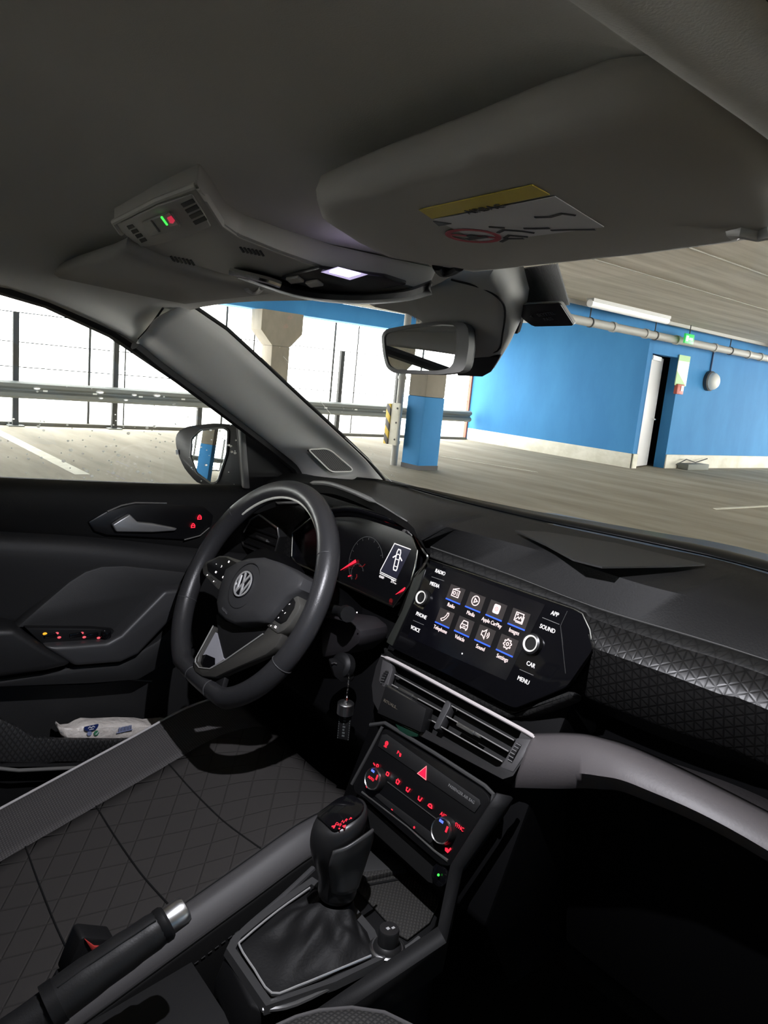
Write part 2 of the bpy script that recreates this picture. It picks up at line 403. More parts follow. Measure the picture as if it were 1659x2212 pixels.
# ceiling pipe, light tubes, exit sign
cp = thing('ceiling_pipe', 'long grey pipe with collars hanging along the blue wall', 'pipe', (-7.45, 12, 2.62))
mesh('pipe', G().tube([(-7.45, 8.4, 2.615), (-7.45, 26, 2.615)], .075, 16), GREYPIPE, cp)
for y in (10.2, 11.55, 12.6, 13.7, 15.2, 16.7, 17.3): mesh('collar', G().tube([(-7.45, y, 2.615), (-7.45, y + .09, 2.615)], .092, 16), GREYPIPE, cp)
for y in (10.9, 12.95, 15.9, 18.3): mesh('hanger', G().tube([(-7.45, y, 2.615), (-7.45, y, ZC)], .01, 6).tube([(-7.45, y, 2.615), (-7.45, y + .03, 2.615)], .088, 16), DKST, cp)
tag(mesh('cable_tray', G().box((-7.35, 8.5, 2.84), (-7.27, 26, 2.9)), GREYPIPE), 'thin grey cable tray on the ceiling above the pipe', 'cable tray')
TUBE = mat('white lamp housing', (.8, .79, .77), .4, emit=(1, .97, .92), es=.25)
for y0, y1, x, s in ((10.1, 12.4, -6.9, 'long white light tube on the ceiling right of the toll tag'), (17.0, 19.5, -6.9, 'white light tube on the ceiling farther along the pipe')):
    t = thing('light_tube', s, 'lamp', (x, y0, ZC), 'ceiling light tubes')
    mesh('housing', G().box((x - .07, y0, ZC - .05), (x + .07, y1, ZC)), mat('lamp tray', (.6, .6, .58), .5), t)
    mesh('diffuser', G().tube([(x, y0, ZC - .08), (x, y1, ZC - .08)], .06, 12), TUBE, t)
ex = P(1488, 732, X=-7.2)
t = thing('exit_sign', 'small green exit sign hanging by the ceiling pipe', 'sign', ex)
mesh('panel', G().box(ex - V((.02, .16, .09)), ex + V((.02, .16, .09))), mat('exit green', (.02, .42, .08), .4, emit=(.05, .8, .15), es=.5), t, bevel=.004)
mesh('pictogram', G().box(ex + V((.0205, -.13, -.05)), ex + V((.023, -.05, .05))).box(ex + V((.0205, -.02, -.02)), ex + V((.023, .11, .02))), mat('exit white', (.9, .95, .9), .4, emit=(1, 1, 1), es=.7), t)
mesh('bracket', G().tube([ex, V((ex.x, ex.y, ZC))], .01, 6), DKST, t)
# wall sign, alarm, wall lamp
def wy(x, y): return P(x, y, X=XW + .02)
a, b = wy(1467, 766), wy(1491, 767); z1, z0 = a.z, wy(1459, 832).z
sg = thing('wall_sign', 'pale green and white notice sheet on the blue wall beside the door', 'sign', a)
c = [V((XW + .02, a.y, z1)), V((XW + .02, b.y, z1)), V((XW + .02, b.y, z0)), V((XW + .02, a.y, z0))]
mesh('sheet', G().prism(c, (.015, 0, 0)), mat('pale sheet', (.72, .80, .58), .35), sg)
mesh('green_band', G().box((XW + .036, a.y, z1 - .12), (XW + .038, b.y, z1)).prism([(XW + .036, a.y, z0), (XW + .036, b.y, z0), (XW + .036, a.y, z0 + .3)], (.002, 0, 0)), mat('leaf green', (.32, .55, .22), .5), sg)
al = wy(1465, 838)
t = thing('fire_call_point', 'small red alarm box under the notice sheet', 'alarm', al)
mesh('case', G().box(al + V((-.02, -.13, -.13)), al + V((.06, .13, .08))), mat('alarm red', (.5, .1, .07), .5), t, bevel=.01)
mesh('lens', G().box(al + V((.06, 0, -.06)), al + V((.07, .1, .05))), mat('alarm pale', (.75, .6, .55), .4), t)
wl = wy(1531, 823)
t = thing('wall_lamp', 'round white bulkhead lamp with cable on the blue wall', 'lamp', wl)
mesh('body', G().lathe(wl - V((.02, 0, 0)), (1, 0, 0), [(.01, 0), (.22, 0), (.22, .08), (.19, .1)], 20), mat('dark lamp body', (.06, .06, .06), .5), t)
mesh('dome', G().lathe(wl + V((.08, 0, 0)), (1, 0, 0), [(.19, 0), (.18, .06), (.14, .11), (.07, .14), (.005, .15)], 20), mat('lamp dome', (.8, .79, .74), .3), t)
mesh('cable', G().tube([wl + V((0, 0, .2)), V((wl.x, wl.y, 2.75))], .018, 6), mat('dark cable', (.02, .05, .12), .6), t)
bp_ = V((-7.74, P(1497, 1000, X=-7.74).y, 0))
t = thing('kerb_block', 'grey concrete block lying on the floor by the wall', 'block', bp_)
mesh('block', G().box(bp_ + V((-.1, -.45, 0)), bp_ + V((.15, .45, .13))), mat('block grey', (.2, .21, .19), .9), t, bevel=.015)
mesh('wire_tie', G().tube([bp_ + V((0, -.7, .1)), bp_ + V((0, -.3, .22)), bp_ + V((0, .1, .15)), bp_ + V((0, .6, .24))], .012, 6), DKST, t)

# daylight
wd = bpy.data.worlds.new('sky'); scn.world = wd; wd.use_nodes = True
bg = wd.node_tree.nodes['Background']; bg.inputs[0].default_value = (1.0, 1.0, .97, 1); bg.inputs[1].default_value = 14.0
scn.view_settings.view_transform = 'Standard'; scn.view_settings.look = 'None'; scn.view_settings.exposure = 0; scn.view_settings.gamma = 1
# ------------------------------------------------------------------ car shell, roof, glazing
GL = glass_mat('window glass', (.97, .98, .97), .035)
CARP = mat('black carpet', (.012, .012, .012), .95)
BODY = mat('blue body paint', (.03, .12, .30), .3, coat=.5)
cb = thing('car_body', 'car shell around the cabin with roof, floor and pillars', 'car', (0, 0, .3)); cb['kind'] = 'structure'
mesh('roof_skin', G().loft([[(-.62, y, 1.47), (-.5, y, 1.525), (0, y, 1.545), (.5, y, 1.525), (.60, y, 1.47)] for y in (-1.7, -1.0, -.3, .3, .46)]), BODY, cb, solid=.008, off=1)
mesh('floor_pan', G().box((-.75, -1.8, .28), (.72, 1.15, .33)), CARP, cb)
mesh('kick_panel', G().box((-.80, .88, .28), (-.70, 1.14, 1.1)), CARP, cb)
mesh('firewall', G().box((-.75, 1.08, .3), (.72, 1.14, 1.1)), CARP, cb)
mesh('tailgate', G().box((-.7, -1.8, .3), (.7, -1.7, 1.02)).box((-.7, -1.78, 1.40), (.7, -1.7, 1.5)), BLK2, cb)
mesh('rear_bench', G().prism([(-.62, -1.25, .62), (-.62, -1.42, 1.12), (-.62, -1.55, 1.12), (-.62, -1.45, .45), (-.62, -.75, .45), (-.62, -.75, .62)], (1.24, 0, 0)), LEATH, cb, bevel=.03)
for s in (-1, 1):
    x = .70 * s; b = .60 * s
    mesh('pillar_trim', G().frustum([(x, -.34, 1.06), (x, -.14, 1.06), (x - .05 * s, -.14, 1.06), (x - .05 * s, -.34, 1.06)], [(b, -.36, 1.46), (b, -.2, 1.46), (b - .04 * s, -.2, 1.46), (b - .04 * s, -.36, 1.46)]), GREYP, cb)
    mesh('rear_side_panel', G().box((x - .04, -1.75, .3), (x + .04, -.14, 1.06)), BLK2, cb)
    mesh('rear_pillar', G().frustum([(x, -1.75, 1.06), (x, -1.3, 1.06), (x - .05 * s, -1.3, 1.06), (x - .05 * s, -1.75, 1.06)], [(b, -1.7, 1.47), (b, -1.05, 1.47), (b - .04 * s, -1.05, 1.47), (b - .04 * s, -1.7, 1.47)]), GREYP, cb)
mesh('bonnet', G().loft([[(-.72, y, z - .05), (-.5, y, z), (0, y, z + .02), (.5, y, z), (.72, y, z - .05)] for y, z in ((1.16, 1.045), (1.32, 1.072), (1.5, 1.058), (1.9, .97), (2.1, .5))]), BODY, cb, solid=.01)
mesh('passenger_sill', G().box((.62, -.3, .28), (.72, 1.1, .40)), BLK2, cb, bevel=.02)
mesh('passenger_front_post', G().frustum([(.60, .86, 1.13), (.68, .86, 1.13), (.68, 1.05, 1.13), (.60, 1.05, 1.13)], [(.56, .34, 1.43), (.60, .34, 1.43), (.60, .42, 1.43), (.56, .42, 1.43)]).box((.60, .9, .3), (.70, 1.1, 1.13)), BLK2, cb, bevel=.01)
mesh('door_seal', G().loft([[(x, y, z0 + dz) for x, dz in ((.528, .003), (.545, -.001), (.575, .008), (.62, .012))] for y, z0 in ((-1.5, 1.447), (-.8, 1.452), (-.1, 1.449), (.15, 1.441), (.26, 1.436), (.36, 1.431))]), mat('black rubber', (.01, .01, .01), .6), cb, solid=.006, off=1)
mesh('driver_window_frame', G().tube([(-.66, -.14, 1.37)] + PX([(-10, 619), (100, 651), (240, 716), (350, 791), (460, 866), (518, 903)], -.665), .011, 8, flat=((1, 0, 0), 1.8)), MATS['black rubber'], cb)

# headliner
hl = thing('headliner', 'dark grey cloth headliner over the front seats', 'headliner', (0, .1, 1.46))
e1 = [P(x, y, X=-.605) for x, y in ((0, 620), (100, 651), (200, 694), (300, 741))] + [P(345, 785, X=-.65)]
e2 = P(372, 690, X=-.575)
Ls = [[(-.60, -1.65, 1.41), (-.60, -.8, 1.42), (-.60, -.1, 1.432)] + e1,
      [(-.55, -1.65, 1.44), (-.55, -.8, 1.452), (-.55, -.1, 1.462), (-.55, .2, 1.452), (-.55, .35, 1.435), e2],
      [(-.40, -1.65, 1.475), (-.40, -.8, 1.488), (-.40, -.1, 1.497), (-.40, .2, 1.485), (-.40, .35, 1.465), (-.40, .53, 1.437)],
      [(-.12, -1.65, 1.49), (-.12, -.8, 1.505), (-.12, -.1, 1.508), (-.12, .2, 1.486), (-.12, .35, 1.464), (-.12, .585, 1.445)],
      [(.12, -1.65, 1.49), (.12, -.8, 1.505), (.12, -.1, 1.506), (.12, .18, 1.490), (.12, .32, 1.471), (.12, .48, 1.447)],
      [(.22, -1.65, 1.487), (.22, -.8, 1.50), (.22, -.1, 1.50), (.22, .16, 1.488), (.22, .28, 1.478), (.22, .40, 1.464)],
      [(.38, -1.65, 1.475), (.38, -.8, 1.488), (.38, -.1, 1.490), (.38, .16, 1.484), (.38, .28, 1.478), (.38, .37, 1.464)],
      [(.47, -1.65, 1.46), (.47, -.8, 1.47), (.47, -.1, 1.472), (.47, .15, 1.466), (.47, .26, 1.462), (.47, .35, 1.452)],
      [(.505, -1.65, 1.44), (.505, -.8, 1.447), (.505, -.1, 1.446), (.505, .15, 1.439), (.505, .26, 1.436), (.505, .34, 1.432)],
      [(.535, -1.65, 1.445), (.535, -.8, 1.45), (.535, -.1, 1.448), (.535, .15, 1.442), (.535, .26, 1.438), (.535, .34, 1.434)]]
mesh('headliner_skin', G().loft(grid(Ls, 5, 5)), HEAD, hl, solid=.006, off=1, angle=60)
mesh('joint_line', G().tube([P(x, y, X=X) for x, y, X in ((352, 666, -.53), (335, 690, -.565), (318, 712, -.59), (299, 733, -.60))], .0018, 6), BLK2, hl)

# windscreen
WF_ = Fr((0, .62, 1.452), (1, 0, 0), (0, -.555, -.832))
ws = thing('windscreen', 'wide clear windscreen above the dash', 'windscreen', (0, .84, 1.15))
gl = []
for x in (-.56, -.3, 0, .3, .56):
    k = 1 - (x / .56) ** 2
    gl.append([(x * .9, (.50 if x < .1 else .50 - .16 * max(0, x - .28) / .28) + .11 * k, 1.434 + .03 * k), (x * .95, .73 + .11 * k, 1.30 + .012 * k), (x, .97 + .12 * k, 1.142)])
mesh('glass', G().loft(grid(gl, 4, 4)), GL, ws)
fs = G()
us = [WF_.uv(1080, 584), WF_.uv(1206, 566), WF_.uv(1232, 655), WF_.uv(1130, 668)]
for i in range(46):
    t = i / 45
    a = V(us[0]).lerp(V(us[1]), t); b = V(us[3]).lerp(V(us[2]), t)
    wd_ = .00058 * (1 - .75 * max(0, t - .55) / .45)
    fs.add([WF_(a.x - wd_, a.y, .003), WF_(a.x + wd_, a.y, .003), WF_(b.x + wd_, b.y, .003), WF_(b.x - wd_, b.y, .003),
            WF_(a.x - wd_, a.y, .001), WF_(a.x + wd_, a.y, .001), WF_(b.x + wd_, b.y, .001), WF_(b.x - wd_, b.y, .001)],
           [(0, 1, 2, 3), (7, 6, 5, 4), (0, 4, 5, 1), (1, 5, 6, 2), (2, 6, 7, 3), (3, 7, 4, 0)])
mesh('dot_band', fs, mat('black ceramic print', (.008, .008, .008), .6), ws, smooth=False)
fs = G()
fl = [(862, 652), (880, 657), (898, 667), (915, 682), (925, 694)]
for i in range(26):
    t = i / 25 * 3.999; k = int(t); a = V(fl[k]).lerp(V(fl[k + 1]), t - k)
    p, q = WF_.uv(a.x, a.y), WF_.uv(a.x - 3, a.y + 4 + 14 * math.sin(i / 25 * 3.1))
    fs.add([WF_(p[0] - .0009, p[1], .003), WF_(p[0] + .0009, p[1], .003), WF_(q[0], q[1], .003), WF_(p[0] - .0009, p[1], .001), WF_(p[0] + .0009, p[1], .001), WF_(q[0], q[1], .001)],
           [(0, 1, 2), (5, 4, 3), (0, 3, 4, 1), (1, 4, 5, 2), (2, 5, 3, 0)])
mesh('dot_band', fs, mat('black ceramic print', (.008, .008, .008), .6), ws, smooth=False)
mesh('black_edge', G().tube([P(1073, 575, Y=.605), P(1084, 600, Y=.61), P(1102, 635, Y=.625), P(1120, 690, Y=.65), P(1113, 712, Y=.66)], .006, 8), BLK, ws)
dm_ = G()
for a_, b_ in (((745, 945), (852, 1046)), ((688, 862), (716, 896)), ((612, 770), (640, 800))): dm_.tube([P(*a_, X=-.50), P(*b_, X=-.52)], .0004, 4)
rg = random.Random(11)
for i in range(40):
    t = rg.random(); x = 600 + 240 * t + rg.uniform(0, 40) ; y = 770 + 270 * t - rg.uniform(4, 30)
    dm_.ball(P(x, y, X=-.51), rg.choice((.0005, .0007, .001)), 5)
dmo = mesh('dirt_specks', dm_, mat('dried dirt', (.75, .74, .70), .8), ws); dmo['kind'] = 'stuff'
mesh('lower_edge', G().loft(grid([[(-.55, .905, 1.146)] + [P(x, y, Z=1.150) for x, y in ((830, 1037), (960, 1068), (1150, 1108), (1400, 1152), (1659, 1203))] + [(.62, .98, 1.15)],
                                  [(-.55, .89, 1.142)] + [P(x, y, Z=1.146) for x, y in ((830, 1040), (960, 1076), (1150, 1122), (1400, 1174), (1659, 1236))] + [(.62, .93, 1.146)]], 4, 2)), mat('black windscreen edge', (.008, .009, .01), .25), ws, solid=.004)

# driver side pillar trim
ap = thing('pillar_trim', 'light grey windscreen pillar trim on the driver side with a tweeter grille', 'pillar trim', P(560, 850, X=-.58))
Lw = [P(x, y, X=X) for x, y, X in ((299, 733, -.60), (350, 775, -.61), (440, 842, -.62), (520, 903, -.63), (600, 965, -.635), (645, 1002, -.64), (668, 1045, -.64))]
Lm1 = [P(x, y, X=X) for x, y, X in ((318, 712, -.585), (385, 760, -.585), (475, 828, -.59), (560, 895, -.60), (640, 955, -.605), (690, 995, -.61), (712, 1042, -.61))]
Lm = [P(x, y, X=X) for x, y, X in ((338, 686, -.555), (425, 740, -.555), (515, 805, -.56), (600, 870, -.57), (690, 940, -.58), (745, 985, -.585), (772, 1040, -.585))]
Lr = [P(x, y, X=X) for x, y, X in ((398, 655, -.515), (482, 712, -.525), (560, 783, -.535), (645, 862, -.545), (728, 938, -.55), (785, 992, -.555), (824, 1038, -.56))]
Lw0 = [p + V((-.03, .01, -.006)) for p in Lw]; Lr0 = [p + (p - CAM).normalized() * .03 + V((-.004, 0, 0)) for p in Lr]
mesh('trim_skin', G().loft(grid([Lw0, Lw, Lm1, Lm, Lr, Lr0], 4, 4)), GREYP, ap, solid=.004, off=1, angle=50)
mesh('edge_seal', G().tube([p + V((-.012, 0, -.008)) for p in Lw], .011, 8), MATS['black rubber'], ap)
mesh('glass_seal', G().tube([p + V((.003, .006, .002)) for p in Lr], .0035, 8), BLK, ap)
tw = [P(x, y, X=-.586) for x, y in ((662, 975), (700, 973), (712, 978), (757, 1016), (755, 1022), (715, 1023), (706, 1018))]
GRIL = lines_mat('tweeter grille', (.085, .083, .078), (.02, .02, .02), [((0, 1, 1), .005, .35), ((0, 1, -1), .005, .35)], .7)
tg = mesh('tweeter_grille', G().prism([p + V((.0165, -.008, .006)) for p in tw], (-.014, .007, -.004)), GRIL, ap, bevel=.001)
mesh('grille_rim', G().tube([p + V((.0165, -.008, .006)) for p in rnd(tw, .008)], .0016, 6, closed=True), GREYP, tg)

# roof console
RCF = Fr((0, .25, 1.473), (1, 0, 0), (0, -.19, -.982))
rc = thing('roof_console', 'grey overhead console with a switch and lit reading lamp', 'roof console', (0, .36, 1.45))
RCP = mat('console plastic', (.50, .49, .45), .6, bump=(900, .1, .0006))
op = [(246, 480), (340, 432), (425, 399), (446, 428), (480, 482), (515, 507), (600, 541), (700, 577), (830, 607), (925, 628), (860, 642), (760, 647), (660, 640), (560, 613), (480, 592), (380, 562), (318, 543), (288, 526), (262, 503)]
pf = [RCF.pix(x, y, .006) for x, y in op]; pb = [p - RCF.n * .022 + (RCF(0, -.1) - p) * -.03 for p in pf]
mesh('console_body', G().frustum(pb, pf), RCP, rc, bevel=.004)
rim = mesh('console_rim', G().tube([RCF.pix(x, y, .004) for x, y in op[-1:] + op[:10]], .0028, 8), mat('console rim', (.62, .61, .56), .6), rc)
ip = [(262, 479), (340, 441), (415, 416), (432, 440), (456, 485), (400, 510), (330, 527), (305, 530), (285, 510)]
pl = mesh('switch_plate', G().prism([RCF.pix(x, y, .0065) for x, y in ip], RCF.n * .002), RCP, rc, bevel=.0012)
for q in ([(391, 440), (416, 428), (422, 436), (397, 447)], ):
    for i in range(4):
        dx, dy = i * 8.6, i * 12.6
        mesh('slot', G().prism([RCF.pix(x + dx, y + dy, .0084) for x, y in q], RCF.n * .0006), BLK, pl, smooth=False)
for i in range(4):
    dx, dy = i * 9.0, i * 9.6
    mesh('slot', G().prism([RCF.pix(x + dx, y + dy, .0084) for x, y in ((274, 488), (286, 484), (291, 490), (279, 495))], RCF.n * .0006), BLK, pl, smooth=False)
sw = mesh('rocker_switch', G().prism([RCF.pix(x, y, .0085) for x, y in ((308, 477), (366, 454), (374, 458), (391, 484), (386, 490), (330, 505), (322, 503))], RCF.n * .003), mat('switch plastic', (.32, .315, .29), .5), rc, bevel=.0012)
mesh('switch_split', G().prism([RCF.pix(x, y, .0116) for x, y in ((325, 476), (328, 475), (346, 500), (343, 501))], RCF.n * .0004), BLK, sw, smooth=False)
mesh('green_light', G().prism([RCF.pix(x, y, .0116) for x, y in ((347, 468), (350, 467), (363, 485), (360, 486))], RCF.n * .0006), GREEN, sw, smooth=False)
rw = mesh('red_window', G().prism([RCF.pix(x, y, .0116) for x, y in ((352, 465), (366, 458), (386, 484), (368, 489))], RCF.n * .0005), mat('dark red window', (.09, .015, .02), .3), sw, smooth=False)
mesh('red_symbol', G().prism([RCF.pix(x, y, .0123) for x, y in ((361, 470), (370, 466), (378, 476), (374, 482), (367, 481))], RCF.n * .0004), mat('dim red backlight', (.2, .01, .02), .5, emit=(1, .03, .1), es=.45), rw, smooth=False)
for cx_, cy_ in ((395, 555), (545, 535)):
    g = G()
    for i in range(6):
        x = cx_ - 28 + i * 8.5; y = cy_ - 2 + i * 1.6
        g.prism([RCF.pix(x, y, .0062), RCF.pix(x + 4, y - .5, .0062), RCF.pix(x + 12, y + 11, .0062), RCF.pix(x + 8, y + 11.5, .0062)], RCF.n * .0008)
    mesh('microphone_grille', g, mat('console recess', (.05, .05, .048), .6), rc, smooth=False)
mesh('lower_bar', G().loft(grid([[RCF.pix(x, y, .009) for x, y in ((505, 585), (570, 598), (650, 622), (760, 641), (870, 633), (935, 612))], [RCF.pix(x, y, .016) for x, y in ((515, 590), (570, 608), (650, 632), (760, 646), (870, 639), (930, 622))], [RCF.pix(x, y, .004) for x, y in ((515, 596), (570, 614), (650, 639), (760, 651), (870, 645), (932, 629))]], 4, 3)), BLK, rc, solid=.003)
mesh('lens_frame', G().prism([RCF.pix(x, y, .007) for x, y in ((608, 594), (690, 572), (832, 590), (880, 606), (800, 622), (700, 622))], RCF.n * .004), mat('lamp surround', (.02, .02, .021), .35), rc, bevel=.0015)
mesh('chrome_strip', G().tube([RCF.pix(x, y, .018) for x, y in ((497, 586), (540, 596), (580, 606), (606, 615))], .0035, 8), CHROME, rc)
for x0, y0 in ((618, 598), (660, 606)):
    mesh('button', G().prism([RCF.pix(x0 + a, y0 + b, .011) for a, b in ((0, 0), (26, -4), (40, 6), (12, 10))], RCF.n * .003), RCP, rc, bevel=.001)
ln = [(693, 588), (730, 576), (795, 593), (756, 605)]
LENS = mat('lamp lens', (.6, .55, .75), .3, emit=(.72, .62, 1.0), es=.75)
le = mesh('reading_lamp', G().frustum([RCF.pix(x, y, .0112) for x, y in ln], [RCF.pix(743.5 + (x - 743.5) * .9, 590.5 + (y - 590.5) * .9, .016) for x, y in ln]), LENS, rc)
mesh('led', G().frustum([RCF.pix(745 + (x - 743.5) * .66, 590 + (y - 590.5) * .62, .0161) for x, y in ln], [RCF.pix(745 + (x - 743.5) * .55, 590 + (y - 590.5) * .5, .0175) for x, y in ln]), mat('led', (1, 1, 1), .3, emit=(1, .97, 1), es=9), le)
sp = bpy.data.lights.new('reading lamp', 'SPOT'); so = bpy.data.objects.new('reading_lamp_light', sp); COL.objects.link(so)
so.location = RCF.pix(745, 590, .022); sp.energy = 20; sp.color = (.93, .93, 1.0); sp.spot_size = math.radians(132); sp.spot_blend = .45; sp.shadow_soft_size = .004
so.rotation_euler = (V((-.12, .20, -1))).to_track_quat('-Z', 'Y').to_euler()

# sun visors
VS = Fr((.35, .33, 1.446), (1, 0, 0), (0, -.042, -.999))
sv = thing('sun_visor', 'folded up passenger sun visor with an airbag warning sticker', 'sun visor', (.35, .33, 1.446))
vo = [(680, 432), (760, 402), (840, 374), (1000, 322), (1180, 258), (1320, 216), (1430, 203), (1500, 214), (1580, 266), (1659, 328), (1725, 395), (1735, 455), (1690, 497), (1600, 513), (1400, 540), (1200, 562), (1020, 582), (935, 568), (836, 551), (763, 516), (692, 470)]
pf = [VS.pix(x, y) for x, y in vo]; ce = sum(pf, V()) / len(pf)
lay = [[p.lerp(ce, k) + VS.n * h for p in pf] for k, h in ((.10, -.019), (.02, -.014), (0, -.006), (.012, .0), (.05, .0035), (.12, .005))]
mesh('visor_board', G().loft(lay, closed=True, caps=True), VISOR, sv, angle=50)
lbh = .0054
tag_ = mesh('warning_sticker', G().prism([VS.pix(x, y, lbh) for x, y in ((938, 473), (1199, 423), (1305, 489), (1042, 523))], VS.n * .0004), mat('sticker white', (.62, .62, .64), .5), sv, smooth=False)
mesh('yellow_band', G().prism([VS.pix(x, y, lbh) for x, y in ((905, 452), (1150, 398), (1188, 419), (933, 471))], VS.n * .0005), mat('sticker yellow', (.62, .48, .02), .5), sv, smooth=False)
INK = mat('sticker ink', (.03, .03, .035), .6); RINK = mat('sticker red', (.42, .04, .06), .6)
ua = V(VS.uv(905, 452)); ub = V(VS.uv(1150, 398)); dr = ub - ua; an = math.atan2(dr.y, dr.x)
mu = V(VS.uv(1060, 430)); VT = Fr(VS(mu.x, mu.y), VS(ub.x, ub.y) - VS(ua.x, ua.y), VS.n)
mesh('airbag_lettering', G().text(VT, 'AIRBAG', 0, .0035, .0085, lbh + .0005, lbh + .0008), INK, tag_, smooth=False)
g = G()
a = VT.uv(953, 459); g.prism([VT(a[0] - .006, a[1] - .004, lbh + .0005), VT(a[0] + .006, a[1] - .004, lbh + .0005), VT(a[0], a[1] + .005, lbh + .0005)], VS.n * .0003)
for x, y, pts in ((1110, 480, ((-.008, .004), (.0, .007), (.008, .0), (.012, -.006))), (1118, 486, ((-.012, -.002), (-.004, .002), (.004, -.006))), (1110, 497, ((-.01, 0), (0, .004), (.01, 0))), (1160, 470, ((-.006, .003), (0, 0), (.008, -.003))),
                  (1192, 443, ((-.008, .003), (0, 0), (.01, .002), (.014, -.004))), (1240, 472, ((-.012, .004), (.0, .0), (.012, -.005))), (1078, 468, ((-.004, .003), (.003, -.003)))):
    q = VT.uv(x, y); g.ribbon(VT, [(q[0] + i, q[1] + j) for i, j in pts], .0022, lbh + .0005, lbh + .0008)
mesh('sticker_lettering', g, INK, tag_, smooth=False)
c0 = V(VT.uv(1025, 488)); r0 = (V(VT.uv(1083, 501)) - c0).length * .92
mesh('ban_sign', G().ribbon(VT, [(c0.x + r0 * math.cos(i * .2618), c0.y + r0 * math.sin(i * .2618) * .85) for i in range(24)], .0035, lbh + .0005, lbh + .0008, closed=True).ribbon(VT, [(c0.x - r0 * .68, c0.y + r0 * .58), (c0.x + r0 * .68, c0.y - r0 * .58)], .003, lbh + .0005, lbh + .0008), RINK, tag_, smooth=False)
mesh('ban_pictogram', G().disc(VT, c0.x, c0.y, .004, lbh + .0009, lbh + .0011).ribbon(VT, [(c0.x - .009, c0.y - .003), (c0.x + .008, c0.y - .004)], .004, lbh + .0009, lbh + .0011), INK, tag_, smooth=False)
pv = [VS.pix(x, y, .004) for x, y in ((1588, 498), (1600, 492), (1640, 500), (1675, 492))]
mesh('pivot_rod', G().tube(pv, .005, 10), mat('white pivot', (.6, .6, .58), .35), sv)
hk = [VS.pix(x, y, .003) for x, y in ((945, 572), (955, 586), (975, 584), (992, 574))]
mesh('clip', G().tube(cr(hk, 4), .0045, 10), BLK2, sv)

VD = Fr((-.35, .4, 1.442), (1, 0, 0), (0, -.075, -.997))
sd = thing('sun_visor', 'folded up driver sun visor behind the overhead console', 'sun visor', (-.35, .4, 1.442))
vo = [(114, 592), (150, 578), (240, 551), (272, 537), (316, 552), (378, 571), (478, 601), (556, 622), (596, 631), (560, 636), (480, 645), (372, 659), (330, 650), (240, 640), (160, 619), (122, 602)]
pf = [VD.pix(x, y) for x, y in vo]; ce = sum(pf, V()) / len(pf)
lay = [[p.lerp(ce, k) + VD.n * h for p in pf] for k, h in ((.08, -.016), (.015, -.011), (0, -.005), (.012, 0), (.06, .003))]
mesh('visor_board', G().loft(lay, closed=True, caps=True), VISOR, sd, angle=50)
mesh('clip', G().tube(cr([VD.pix(x, y, .003) for x, y in ((532, 624), (545, 631), (558, 630), (566, 622))], 4), .003, 8), GREYP, sd)

# sensor cover behind the mirror
sc = thing('sensor_cover', 'large grey sensor cover on the windscreen behind the mirror', 'cover', WF_.pix(1020, 690, .02))
so_ = [(780, 640), (870, 614), (985, 590), (1066, 583), (1096, 618), (1117, 690), (1113, 716), (1092, 760), (1069, 797), (1049, 809), (990, 800), (950, 770), (926, 696), (904, 676), (867, 657)]
pf = [WF_.pix(x, y, .045) for x, y in so_]; ce = sum(pf, V()) / len(pf)
lay = [[p.lerp(ce, k) + WF_.n * h for p in pf] for k, h in ((.10, -.041), (.015, -.012), (.02, 0), (.07, .006), (.2, .009))]
mesh('cover_shell', G().loft(lay, closed=True, caps=True), mat('cover plastic', (.34, .335, .31), .6, bump=(900, .08, .0005)), sc, angle=45)
mesh('panel_line', G().tube(cr([WF_.pix(x, y, .0525) for x, y in ((975, 604), (1040, 622), (1078, 645), (1091, 672), (1086, 719), (1075, 758), (1024, 764))], 4), .0011, 6), BLK, sc)
mesh('camera_window', G().prism([WF_.pix(x, y, .048) for x, y in ((1000, 766), (1078, 760), (1086, 764), (1066, 795), (1048, 805), (992, 803))], WF_.n * .007), mat('dark camera cover', (.012, .012, .013), .4), sc, bevel=.002)

# rear view mirror
MF = Fr((-.02, .575, 1.385), (.9986, -.052, 0), (-.052, -.9986, .018))
rm = thing('rear_view_mirror', 'rear view mirror in a grey rim below the grey sensor cover', 'mirror', (-.02, .59, 1.385))
ou = [(823, 724), (833, 711), (880, 702), (945, 694), (1000, 695), (1012, 708), (1013, 745), (1005, 795), (995, 804), (950, 809), (850, 806), (834, 794), (827, 765)]
ins = [(829, 727), (836, 719), (880, 710), (950, 700), (980, 702), (987, 710), (986, 742), (979, 787), (966, 797), (940, 801), (853, 798), (838, 788), (832, 762)]
pf = rnd([MF.pix(x, y, 0) for x, y in ou], .006, 2); pi_ = rnd([MF.pix(x, y, .002) for x, y in ins], .006, 2)
ce = sum(pf, V()) / len(pf)
bk = [[p.lerp(ce, k) - MF.n * h for p in pf] for k, h in ((.35, .024), (.14, .020), (.03, .012), (0, .006))]
mesh('mirror_shell', G().loft(bk, closed=True, caps=True), BLK2, rm, angle=50)
mesh('mirror_rim', G().loft([[p - MF.n * .0085 for p in pf], pf, pi_, [p - MF.n * .003 for p in pi_]], closed=True), mat('mirror rim', (.10, .098, .092), .5), rm)
mesh('mirror_glass', G().prism([p - MF.n * .0015 for p in pi_], -MF.n * .003), MIRROR, rm, smooth=False)
mesh('mirror_stalk', G().tube([MF(.03, .01, -.03), MF(.04, .02, -.07), WF_.pix(1000, 730, .05)], .014, 10), BLK, rm)

